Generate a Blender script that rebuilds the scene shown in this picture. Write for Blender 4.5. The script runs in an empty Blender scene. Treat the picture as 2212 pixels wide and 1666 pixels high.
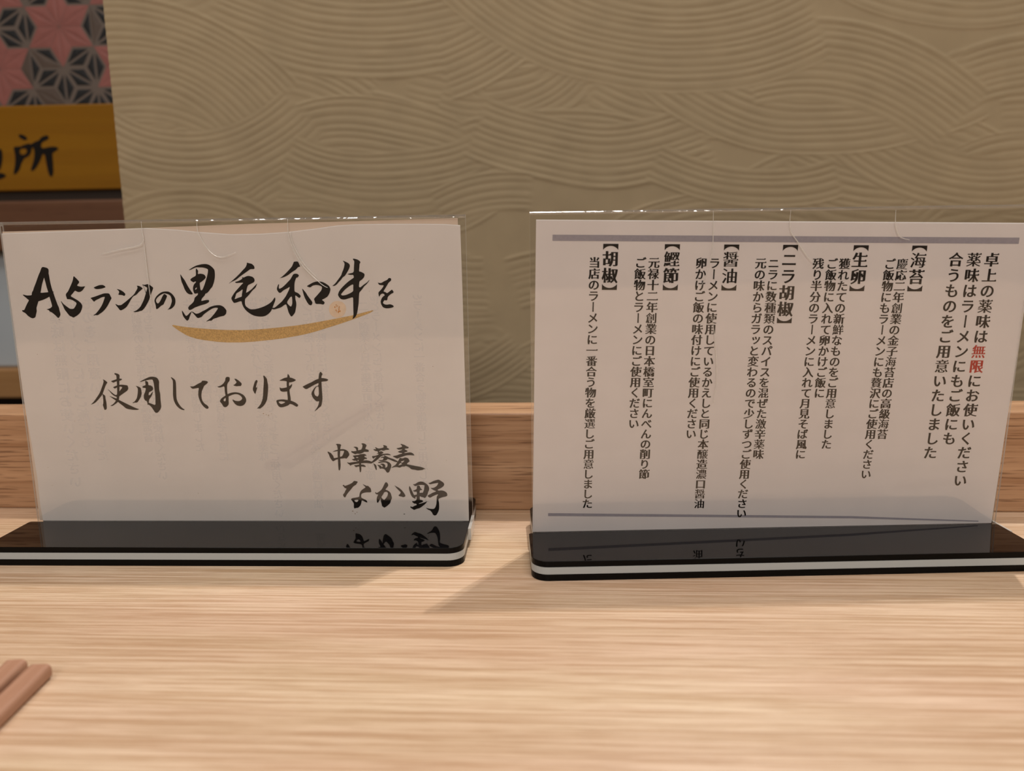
import bpy, bmesh, math, random
import numpy as np
from mathutils import Vector, Matrix
from mathutils.geometry import delaunay_2d_cdt

random.seed(7)
scene = bpy.context.scene
col = scene.collection
MM = 0.001

# ------------------------------------------------------------------ camera
IMG_W, IMG_H = 2212, 1666
F_PX, PITCH, ROLL, CAM_H = 1641.7, 0.1816, -0.0147, 138.065
cam_data = bpy.data.cameras.new('camera')
cam = bpy.data.objects.new('camera', cam_data)
col.objects.link(cam)
cam_data.sensor_fit = 'HORIZONTAL'
cam_data.sensor_width = 36.0
cam_data.lens = 36.0 * F_PX / IMG_W
cam_data.clip_start = 0.01
cam_data.dof.use_dof = True
cam_data.dof.focus_distance = 0.345
cam_data.dof.aperture_fstop = cam_data.lens / 3.6
fwd = Vector((0, math.cos(PITCH), -math.sin(PITCH)))
rgt = Vector((1, 0, 0))
upv = rgt.cross(fwd)
R_ = rgt * math.cos(ROLL) + upv * math.sin(ROLL)
U_ = upv * math.cos(ROLL) - rgt * math.sin(ROLL)
cam.matrix_world = Matrix(((R_.x, U_.x, -fwd.x, 0), (R_.y, U_.y, -fwd.y, 0), (R_.z, U_.z, -fwd.z, CAM_H * MM), (0, 0, 0, 1)))
scene.camera = cam

# ------------------------------------------------------------------ world, lamps, exposure
scene.view_settings.view_transform = 'Standard'
scene.view_settings.look = 'None'
scene.view_settings.gamma = 1.0
scene.view_settings.exposure = 0.06
world = bpy.data.worlds.new('world')
scene.world = world
world.use_nodes = True
world.node_tree.nodes['Background'].inputs[0].default_value = (1.0, 0.85, 0.7, 1)
world.node_tree.nodes['Background'].inputs[1].default_value = 0.1


def lamp(name, kind, loc, energy, color, size=None, target=None, **kw):
    d = bpy.data.lights.new(name, kind)
    d.energy = energy
    d.color = color
    if size is not None:
        if kind == 'AREA':
            d.shape = 'DISK'
            d.size = size
        else:
            d.shadow_soft_size = size
    for k, v in kw.items():
        setattr(d, k, v)
    o = bpy.data.objects.new(name, d)
    col.objects.link(o)
    o.location = loc
    t = Vector(target if target else (loc[0], loc[1], loc[2] - 1))
    o.rotation_euler = (t - Vector(loc)).to_track_quat('-Z', 'Y').to_euler()
    return o


WARM = (1.0, 0.955, 0.905)
lamp('kitchen_spotlight', 'SPOT', (0.456, 0.884, 1.72), 78, WARM, 0.010, (0.0, 0.27, 0.0), spot_size=math.radians(75), spot_blend=0.6)
lamp('ceiling_light', 'AREA', (-0.7, -0.3, 1.72), 8, WARM, 0.6)
lamp('ceiling_light', 'AREA', (0.6, -0.5, 1.72), 8, WARM, 0.6)
lamp('ceiling_light', 'AREA', (0.1, 0.2, 1.72), 5, WARM, 0.35)
lamp('added_front_fill', 'AREA', (-0.2, -1.7, 1.45), 17, WARM, 0.9, (0.0, 0.3, 0.0))  # added fill behind the camera to brighten the papers, not a fixture

# ------------------------------------------------------------------ materials
def new_mat(name):
    m = bpy.data.materials.new(name)
    m.use_nodes = True
    nt = m.node_tree
    nt.nodes.clear()
    out = nt.nodes.new('ShaderNodeOutputMaterial')
    return m, nt, out


def N(nt, t, **kw):
    n = nt.nodes.new(t)
    for k, v in kw.items():
        if k.startswith('i_'):
            n.inputs[k[2:].replace('_', ' ')].default_value = v
        else:
            setattr(n, k, v)
    return n


def plain(name, rgb, rough=0.5, ior=1.45, noise=0.0, scale=300.0, bump=0.0, spec=0.5, metal=0.0, transl=0.0):
    m, nt, out = new_mat(name)
    b = N(nt, 'ShaderNodeBsdfPrincipled')
    b.inputs['Base Color'].default_value = (*rgb, 1)
    b.inputs['Roughness'].default_value = rough
    b.inputs['IOR'].default_value = ior
    b.inputs['Specular IOR Level'].default_value = spec
    b.inputs['Metallic'].default_value = metal
    if noise or bump:
        tc = N(nt, 'ShaderNodeTexCoord')
        nz = N(nt, 'ShaderNodeTexNoise')
        nz.inputs['Scale'].default_value = scale
        nz.inputs['Detail'].default_value = 5
        nt.links.new(tc.outputs['Object'], nz.inputs['Vector'])
        if noise:
            r = N(nt, 'ShaderNodeValToRGB')
            r.color_ramp.elements[0].position = 0.3
            r.color_ramp.elements[1].position = 0.7
            r.color_ramp.elements[0].color = (*[c * (1 - noise) for c in rgb], 1)
            r.color_ramp.elements[1].color = (*[min(1, c * (1 + noise)) for c in rgb], 1)
            nt.links.new(nz.outputs['Fac'], r.inputs['Fac'])
            nt.links.new(r.outputs['Color'], b.inputs['Base Color'])
        if bump:
            bp = N(nt, 'ShaderNodeBump')
            bp.inputs['Strength'].default_value = bump
            bp.inputs['Distance'].default_value = 0.001
            nt.links.new(nz.outputs['Fac'], bp.inputs['Height'])
            nt.links.new(bp.outputs['Normal'], b.inputs['Normal'])
    last = b.outputs[0]
    if transl:
        t = N(nt, 'ShaderNodeBsdfTranslucent')
        t.inputs['Color'].default_value = (*rgb, 1)
        mx = N(nt, 'ShaderNodeMixShader')
        mx.inputs[0].default_value = transl
        nt.links.new(last, mx.inputs[1])
        nt.links.new(t.outputs[0], mx.inputs[2])
        last = mx.outputs[0]
    nt.links.new(last, out.inputs['Surface'])
    return m


def clear_plastic(name, tint, rough, diffuse=0.0, base=0.04, bump=0.0, bscale=30.0):
    """thin clear sheet: see-through, with a Schlick mirror term on both faces"""
    m, nt, out = new_mat(name)
    g = N(nt, 'ShaderNodeNewGeometry')
    dot = N(nt, 'ShaderNodeVectorMath', operation='DOT_PRODUCT')
    nt.links.new(g.outputs['Normal'], dot.inputs[0])
    nt.links.new(g.outputs['Incoming'], dot.inputs[1])
    ab = N(nt, 'ShaderNodeMath', operation='ABSOLUTE')
    nt.links.new(dot.outputs['Value'], ab.inputs[0])
    om = N(nt, 'ShaderNodeMath', operation='SUBTRACT')
    om.inputs[0].default_value = 1.0
    nt.links.new(ab.outputs[0], om.inputs[1])
    pw = N(nt, 'ShaderNodeMath', operation='POWER')
    pw.inputs[1].default_value = 5.0
    nt.links.new(om.outputs[0], pw.inputs[0])
    ma = N(nt, 'ShaderNodeMath', operation='MULTIPLY_ADD')
    ma.inputs[1].default_value = 1 - base
    ma.inputs[2].default_value = base
    nt.links.new(pw.outputs[0], ma.inputs[0])
    tr = N(nt, 'ShaderNodeBsdfTransparent')
    tr.inputs['Color'].default_value = (*tint, 1)
    gl = N(nt, 'ShaderNodeBsdfGlossy')
    gl.inputs['Roughness'].default_value = rough
    gl.inputs['Color'].default_value = (1, 1, 1, 1)
    if bump:
        tc = N(nt, 'ShaderNodeTexCoord')
        nz = N(nt, 'ShaderNodeTexNoise')
        nz.inputs['Scale'].default_value = bscale
        nz.inputs['Detail'].default_value = 2
        nt.links.new(tc.outputs['Object'], nz.inputs['Vector'])
        bp = N(nt, 'ShaderNodeBump')
        bp.inputs['Strength'].default_value = bump
        bp.inputs['Distance'].default_value = 0.001
        nt.links.new(nz.outputs['Fac'], bp.inputs['Height'])
        nt.links.new(bp.outputs['Normal'], gl.inputs['Normal'])
    mx = N(nt, 'ShaderNodeMixShader')
    nt.links.new(ma.outputs[0], mx.inputs[0])
    nt.links.new(tr.outputs[0], mx.inputs[1])
    nt.links.new(gl.outputs[0], mx.inputs[2])
    last = mx.outputs[0]
    if diffuse:
        df = N(nt, 'ShaderNodeBsdfDiffuse')
        df.inputs['Color'].default_value = (0.9, 0.9, 0.88, 1)
        m2 = N(nt, 'ShaderNodeMixShader')
        m2.inputs[0].default_value = diffuse
        nt.links.new(last, m2.inputs[1])
        nt.links.new(df.outputs[0], m2.inputs[2])
        last = m2.outputs[0]
    nt.links.new(last, out.inputs['Surface'])
    return m


def wood(name, light, dark, pore, along='X', line=230.0, pores=0.4, rough=0.42, contrast=1.0, seed=0.0, bump=0.25, streak=1.0, mottle=None):
    """long fibres along one axis, soft bands, short dark pores; object coordinates in metres"""
    m, nt, out = new_mat(name)
    tc = N(nt, 'ShaderNodeTexCoord')
    mp = N(nt, 'ShaderNodeMapping')
    mp.inputs['Location'].default_value = (seed, seed * 0.7, seed * 1.3)
    nt.links.new(tc.outputs['Object'], mp.inputs['Vector'])

    def stretched(sa, sc, detail, rough_=0.6):
        v = N(nt, 'ShaderNodeVectorMath', operation='MULTIPLY')
        s = [sc, sc, sc]
        s['XYZ'.index(along)] = sa
        v.inputs[1].default_value = s
        nt.links.new(mp.outputs['Vector'], v.inputs[0])
        n = N(nt, 'ShaderNodeTexNoise')
        n.inputs['Scale'].default_value = 1.0
        n.inputs['Detail'].default_value = detail
        n.inputs['Roughness'].default_value = rough_
        nt.links.new(v.outputs[0], n.inputs['Vector'])
        return n

    band = stretched(1.6 * streak, line, 2.0, 0.5)
    fine = stretched(9.0 * streak, line * 3.2, 4.0, 0.6)
    broad = stretched(2.0, 22.0, 2.0, 0.5)
    por = stretched(38.0, line * 4.0, 2.0, 0.5)
    r1 = N(nt, 'ShaderNodeValToRGB')
    r1.color_ramp.elements[0].position = 0.5 - 0.17 / contrast
    r1.color_ramp.elements[1].position = 0.5 + 0.15 / contrast
    r1.color_ramp.elements[0].color = (*dark, 1)
    r1.color_ramp.elements[1].color = (*light, 1)
    mixv = N(nt, 'ShaderNodeMath', operation='MULTIPLY_ADD')
    mixv.inputs[1].default_value = 0.65
    nt.links.new(band.outputs['Fac'], mixv.inputs[0])
    f2 = N(nt, 'ShaderNodeMath', operation='MULTIPLY')
    f2.inputs[1].default_value = 0.35
    nt.links.new(fine.outputs['Fac'], f2.inputs[0])
    nt.links.new(f2.outputs[0], mixv.inputs[2])
    nt.links.new(mixv.outputs[0], r1.inputs['Fac'])
    mb = N(nt, 'ShaderNodeMix', data_type='RGBA', blend_type='MULTIPLY')
    rb = N(nt, 'ShaderNodeValToRGB')
    rb.color_ramp.elements[0].position = 0.35
    rb.color_ramp.elements[1].position = 0.65
    rb.color_ramp.elements[0].color = (0.86, 0.82, 0.78, 1)
    rb.color_ramp.elements[1].color = (1, 1, 1, 1)
    nt.links.new(broad.outputs['Fac'], rb.inputs['Fac'])
    mb.inputs['Factor'].default_value = 1.0
    nt.links.new(r1.outputs['Color'], mb.inputs['A'])
    nt.links.new(rb.outputs['Color'], mb.inputs['B'])
    tone = mb.outputs['Result']
    if mottle:
        mo = stretched(5.0, 26.0, 3.0, 0.55)
        rm = N(nt, 'ShaderNodeValToRGB')
        rm.color_ramp.elements[0].position = 0.36
        rm.color_ramp.elements[1].position = 0.64
        rm.color_ramp.elements[0].color = (*mottle[0], 1)
        rm.color_ramp.elements[1].color = (*mottle[1], 1)
        nt.links.new(mo.outputs['Fac'], rm.inputs['Fac'])
        m3 = N(nt, 'ShaderNodeMix', data_type='RGBA', blend_type='MULTIPLY')
        m3.inputs['Factor'].default_value = 1.0
        nt.links.new(tone, m3.inputs['A'])
        nt.links.new(rm.outputs['Color'], m3.inputs['B'])
        tone = m3.outputs['Result']
    rp = N(nt, 'ShaderNodeValToRGB')
    rp.color_ramp.elements[0].position = 0.34
    rp.color_ramp.elements[1].position = 0.45
    rp.color_ramp.elements[0].color = (1, 1, 1, 1)
    rp.color_ramp.elements[1].color = (0, 0, 0, 1)
    nt.links.new(por.outputs['Fac'], rp.inputs['Fac'])
    pf = N(nt, 'ShaderNodeMath', operation='MULTIPLY')
    pf.inputs[1].default_value = pores
    nt.links.new(rp.outputs['Color'], pf.inputs[0])
    mpz = N(nt, 'ShaderNodeMix', data_type='RGBA')
    nt.links.new(pf.outputs[0], mpz.inputs['Factor'])
    nt.links.new(tone, mpz.inputs['A'])
    mpz.inputs['B'].default_value = (*pore, 1)
    b = N(nt, 'ShaderNodeBsdfPrincipled')
    b.inputs['Roughness'].default_value = rough
    b.inputs['Specular IOR Level'].default_value = 0.45
    nt.links.new(mpz.outputs['Result'], b.inputs['Base Color'])
    bp = N(nt, 'ShaderNodeBump')
    bp.inputs['Strength'].default_value = bump
    bp.inputs['Distance'].default_value = 0.0006
    nt.links.new(mixv.outputs[0], bp.inputs['Height'])
    nt.links.new(bp.outputs['Normal'], b.inputs['Normal'])
    nt.links.new(b.outputs[0], out.inputs['Surface'])
    return m


M = {}
M['table'] = wood('ash_table_wood', (0.71, 0.535, 0.39), (0.50, 0.325, 0.20), (0.34, 0.19, 0.10), 'X', 760, 0.45, 0.36, 1.9, 0.0, 0.5, 7.0, ((0.985, 1.0, 0.96), (1.0, 0.97, 0.97)))
M['ledge'] = wood('oak_ledge_wood', (0.56, 0.34, 0.195), (0.36, 0.19, 0.095), (0.14, 0.062, 0.028), 'X', 240, 0.7, 0.45, 1.0, 3.0, 0.3)
M['chop'] = wood('chopstick_wood', (0.45, 0.25, 0.165), (0.38, 0.20, 0.125), (0.25, 0.11, 0.06), 'Y', 500, 0.3, 0.45, 1.0, 5.0, 0.05)
M['brown'] = wood('dark_brown_wood', (0.15, 0.07, 0.036), (0.11, 0.046, 0.022), (0.07, 0.027, 0.013), 'X', 90, 0.3, 0.5, 1.0, 9.0, 0.1)
M['tan'] = wood('tan_edge_wood', (0.42, 0.24, 0.10), (0.34, 0.18, 0.07), (0.2, 0.1, 0.04), 'X', 90, 0.2, 0.5, 1.0, 11.0, 0.1)
M['yellow'] = wood('varnished_yellow_wood', (0.27, 0.125, 0.005), (0.21, 0.09, 0.003), (0.25, 0.09, 0.004), 'X', 60, 0.15, 0.35, 0.8, 13.0, 0.05)
M['black'] = plain('black_gloss_acrylic', (0.002, 0.002, 0.0025), 0.02, 1.49, 0, 0, 0, 0.36)
M['black_cut'] = plain('black_cut_edge', (0.003, 0.003, 0.003), 0.25, 1.45, 0, 0, 0, 0.12)
M['white'] = plain('white_acrylic', (0.44, 0.48, 0.49), 0.25, 1.49)
M['paper'] = plain('printed_sheet_paper', (0.82, 0.775, 0.775), 0.85, 1.4, 0.02, 60.0, 0.03, 0.2, 0, 0.18)
M['paper_left'] = plain('washi_paper', (0.82, 0.77, 0.745), 0.85, 1.4, 0.03, 35.0, 0.12, 0.2, 0, 0.18)
M['back_paper'] = plain('browned_backing_paper', (0.68, 0.56, 0.47), 0.85, 1.4, 0.02, 60.0, 0, 0.2)
M['ink'] = plain('black_ink', (0.012, 0.010, 0.009), 0.8, 1.4, 0, 0, 0, 0.1)
M['print'] = plain('black_print', (0.014, 0.011, 0.010), 0.8, 1.4, 0, 0, 0, 0.1)
M['red'] = plain('red_print', (0.42, 0.035, 0.022), 0.8, 1.4, 0, 0, 0, 0.1)
M['rule'] = plain('grey_violet_print', (0.33, 0.31, 0.355), 0.8, 1.4, 0.06, 900.0, 0, 0.1)
M['gold'] = plain('gold_ochre_ink', (0.57, 0.37, 0.15), 0.6, 1.4, 0.26, 1500.0, 0, 0.3)
M['ghost'] = plain('show_through_grey', (0.665, 0.63, 0.62), 0.85, 1.4, 0, 0, 0, 0.2)
M['stain'] = plain('pale_orange_stain', (0.74, 0.58, 0.44), 0.85, 1.4, 0.05, 500.0, 0, 0.2)
M['core'] = plain('rust_stain', (0.55, 0.26, 0.09), 0.85, 1.4, 0.35, 1400.0, 0, 0.2)
M['fleck'] = plain('brown_fleck', (0.35, 0.24, 0.15), 0.85, 1.4, 0, 0, 0, 0.2)
M['clear'] = clear_plastic('clear_acrylic', (0.985, 0.985, 0.98), 0.0, 0.0, 0.04)
M['edge'] = clear_plastic('acrylic_cut_edge', (0.80, 0.80, 0.77), 0.12, 0.30, 0.2)
M['fold'] = clear_plastic('acrylic_top_fold', (0.84, 0.84, 0.82), 0.07, 0.05, 0.22, 0.3, 180.0)
M['crease'] = clear_plastic('acrylic_crack', (0.93, 0.92, 0.90), 0.08, 0.42, 0.2)
M['plaster'] = plain('olive_beige_plaster', (0.33, 0.264, 0.165), 0.75, 1.45, 0.05, 45.0, 0.05, 0.25)
M['steel'] = plain('blue_grey_panel', (0.40, 0.44, 0.47), 0.35, 1.45, 0.04, 8.0)
M['pink'] = plain('pink_lattice', (0.25, 0.092, 0.080), 0.5, 1.45, 0.08, 60.0)
M['taupe'] = plain('taupe_lattice', (0.085, 0.062, 0.05), 0.5, 1.45, 0.12, 60.0)
M['lattice_light'] = plain('pale_taupe_lattice', (0.125, 0.10, 0.085), 0.45)
M['lattice_black'] = plain('black_lattice', (0.006, 0.007, 0.009), 0.6)
M['dark'] = plain('near_black_wood_and_gap', (0.02, 0.012, 0.008), 0.6)  # counter body, and the painted shade of the gap under the sign
M['wallpaint'] = plain('warm_white_wall', (0.55, 0.45, 0.35), 0.8)
M['floor'] = plain('dark_floor_tile', (0.16, 0.13, 0.11), 0.5)


# ------------------------------------------------------------------ mesh helpers
def obj(name, verts, faces, mats, parent=None, mat_index=None, smooth=False):
    me = bpy.data.meshes.new(name)
    me.from_pydata([tuple(v) for v in verts], [], faces)
    for mm in (mats if isinstance(mats, (list, tuple)) else [mats]):
        me.materials.append(mm)
    if mat_index is not None:
        me.polygons.foreach_set('material_index', mat_index)
    if smooth:
        me.polygons.foreach_set('use_smooth', [True] * len(faces))
    me.update()
    o = bpy.data.objects.new(name, me)
    col.objects.link(o)
    if parent:
        o.parent = parent
    return o


def thing(name, label, cat, loc=(0, 0, 0), rz=0.0, group=None):
    o = bpy.data.objects.new(name, None)
    o.empty_display_size = 0.02
    col.objects.link(o)
    o.location = loc
    o.rotation_euler = (0, 0, rz)
    tag(o, label, cat, group)
    return o


def tag(o, label, cat, group=None):
    o['label'] = label
    o['category'] = cat
    if group:
        o['group'] = group
    return o


def structure(o):
    o['kind'] = 'structure'
    return o


def box_vf(x0, x1, y0, y1, z0, z1):
    v = [(x, y, z) for z in (z0, z1) for y in (y0, y1) for x in (x0, x1)]
    f = [(0, 2, 3, 1), (4, 5, 7, 6), (0, 1, 5, 4), (2, 6, 7, 3), (0, 4, 6, 2), (1, 3, 7, 5)]
    return v, f


def box(name, b, mat, parent=None, bevel=0.0, seg=2):
    v, f = box_vf(*b)
    o = obj(name, v, f, mat, parent)
    if bevel:
        bm = bmesh.new()
        bm.from_mesh(o.data)
        bmesh.ops.bevel(bm, geom=list(bm.edges), offset=bevel, segments=seg, profile=0.5, affect='EDGES')
        bm.to_mesh(o.data)
        bm.free()
    return o


def rounded_rect(x0, x1, y0, y1, r, seg=8):
    pts = []
    for cx, cy, a0 in ((x1 - r, y1 - r, 0), (x0 + r, y1 - r, 90), (x0 + r, y0 + r, 180), (x1 - r, y0 + r, 270)):
        for i in range(seg + 1):
            a = math.radians(a0 + 90 * i / seg)
            pts.append((cx + r * math.cos(a), cy + r * math.sin(a)))
    return pts


def slab_vf(outline, z0, z1, off=0, chamfer=0.0):
    """extruded outline with a tiny chamfer ring at both rims"""
    n = len(outline)
    cx = sum(p[0] for p in outline) / n
    cy = sum(p[1] for p in outline) / n

    def inset(p, d):
        vx, vy = cx - p[0], cy - p[1]
        return (p[0] + math.copysign(min(d, abs(vx)), vx), p[1] + math.copysign(min(d, abs(vy)), vy))
    rings = [(0.0 if not chamfer else chamfer, z0), (0, z0 + chamfer), (0, z1 - chamfer), (chamfer, z1)]
    v = []
    for d, z in rings:
        v += [(*inset(p, d), z) for p in outline]
    f = [tuple(off + i for i in reversed(range(n)))]
    for k in range(3):
        for i in range(n):
            j = (i + 1) % n
            f.append((off + k * n + i, off + k * n + j, off + (k + 1) * n + j, off + (k + 1) * n + i))
    f.append(tuple(off + 3 * n + i for i in range(n)))
    return v, f


def signed_area(c):
    return 0.5 * sum(c[i][0] * c[(i + 1) % len(c)][1] - c[(i + 1) % len(c)][0] * c[i][1] for i in range(len(c)))


def fill_2d(contours, orient=True):
    """triangles of all points with a non-zero winding number; with orient the first contour is the outline, the rest holes"""
    cs = []
    for k, c in enumerate(contours):
        c = [(float(p[0]), float(p[1])) for p in c]
        if orient and (signed_area(c) > 0) != (k == 0):
            c = c[::-1]
        cs.append(c)
    co, ed = [], []
    for c in cs:
        o = len(co)
        co += [Vector(p) for p in c]
        ed += [(o + i, o + (i + 1) % len(c)) for i in range(len(c))]
    vo, eo, fo, _, _, _ = delaunay_2d_cdt(co, ed, [], 0, 1e-6)
    A = np.array([p for c in cs for p in c])
    B = np.array([c[(i + 1) % len(c)] for c in cs for i in range(len(c))])
    v = [(p.x, p.y) for p in vo]
    g = []
    for t in fo:
        px = sum(v[i][0] for i in t) / len(t)
        py = sum(v[i][1] for i in t) / len(t)
        up = (A[:, 1] <= py) & (B[:, 1] > py)
        dn = (A[:, 1] > py) & (B[:, 1] <= py)
        cr = (B[:, 0] - A[:, 0]) * (py - A[:, 1]) - (px - A[:, 0]) * (B[:, 1] - A[:, 1])
        if int((up & (cr > 0)).sum()) - int((dn & (cr < 0)).sum()):
            a = sum(v[t[i]][0] * v[t[(i + 1) % len(t)]][1] - v[t[(i + 1) % len(t)]][0] * v[t[i]][1] for i in range(len(t)))
            g.append(tuple(t) if a > 0 else tuple(reversed(t)))
    return v, g


def chaikin(c, k=1, w=0.2):
    for _ in range(k):
        n = len(c)
        d = []
        for i in range(n):
            a, b = c[i], c[(i + 1) % n]
            d.append((a[0] * (1 - w) + b[0] * w, a[1] * (1 - w) + b[1] * w))
            d.append((a[0] * w + b[0] * (1 - w), a[1] * w + b[1] * (1 - w)))
        c = d
    return c


def pairs(l):
    return [(l[i], l[i + 1]) for i in range(0, len(l), 2)]


def tube(path, r, sides=6):
    v, f = [], []
    n = len(path)
    for i, p in enumerate(path):
        p = Vector(p)
        t = (Vector(path[min(i + 1, n - 1)]) - Vector(path[max(i - 1, 0)])).normalized()
        a = t.cross(Vector((0, 1, 0)))
        a = a.normalized() if a.length > 1e-6 else Vector((1, 0, 0))
        b = t.cross(a)
        rr = r[i] if isinstance(r, (list, tuple)) else r
        for k in range(sides):
            an = 2 * math.pi * k / sides
            v.append(tuple(p + (a * math.cos(an) + b * math.sin(an)) * rr))
    for i in range(n - 1):
        for k in range(sides):
            l = (k + 1) % sides
            f.append((i * sides + k, i * sides + l, (i + 1) * sides + l, (i + 1) * sides + k))
    f.append(tuple(reversed(range(sides))))
    f.append(tuple((n - 1) * sides + k for k in range(sides)))
    return v, f


def smooth_path(p, n=8):
    out = []
    for i in range(len(p) - 1):
        a, b, c, d = p[max(i - 1, 0)], p[i], p[i + 1], p[min(i + 2, len(p) - 1)]
        for k in range(n):
            t = k / n
            out.append(tuple(0.5 * (2 * b[j] + (c[j] - a[j]) * t + (2 * a[j] - 5 * b[j] + 4 * c[j] - d[j]) * t * t + (-a[j] + 3 * b[j] - 3 * c[j] + d[j]) * t ** 3) for j in range(2)))
    out.append(p[-1])
    return out


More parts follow.
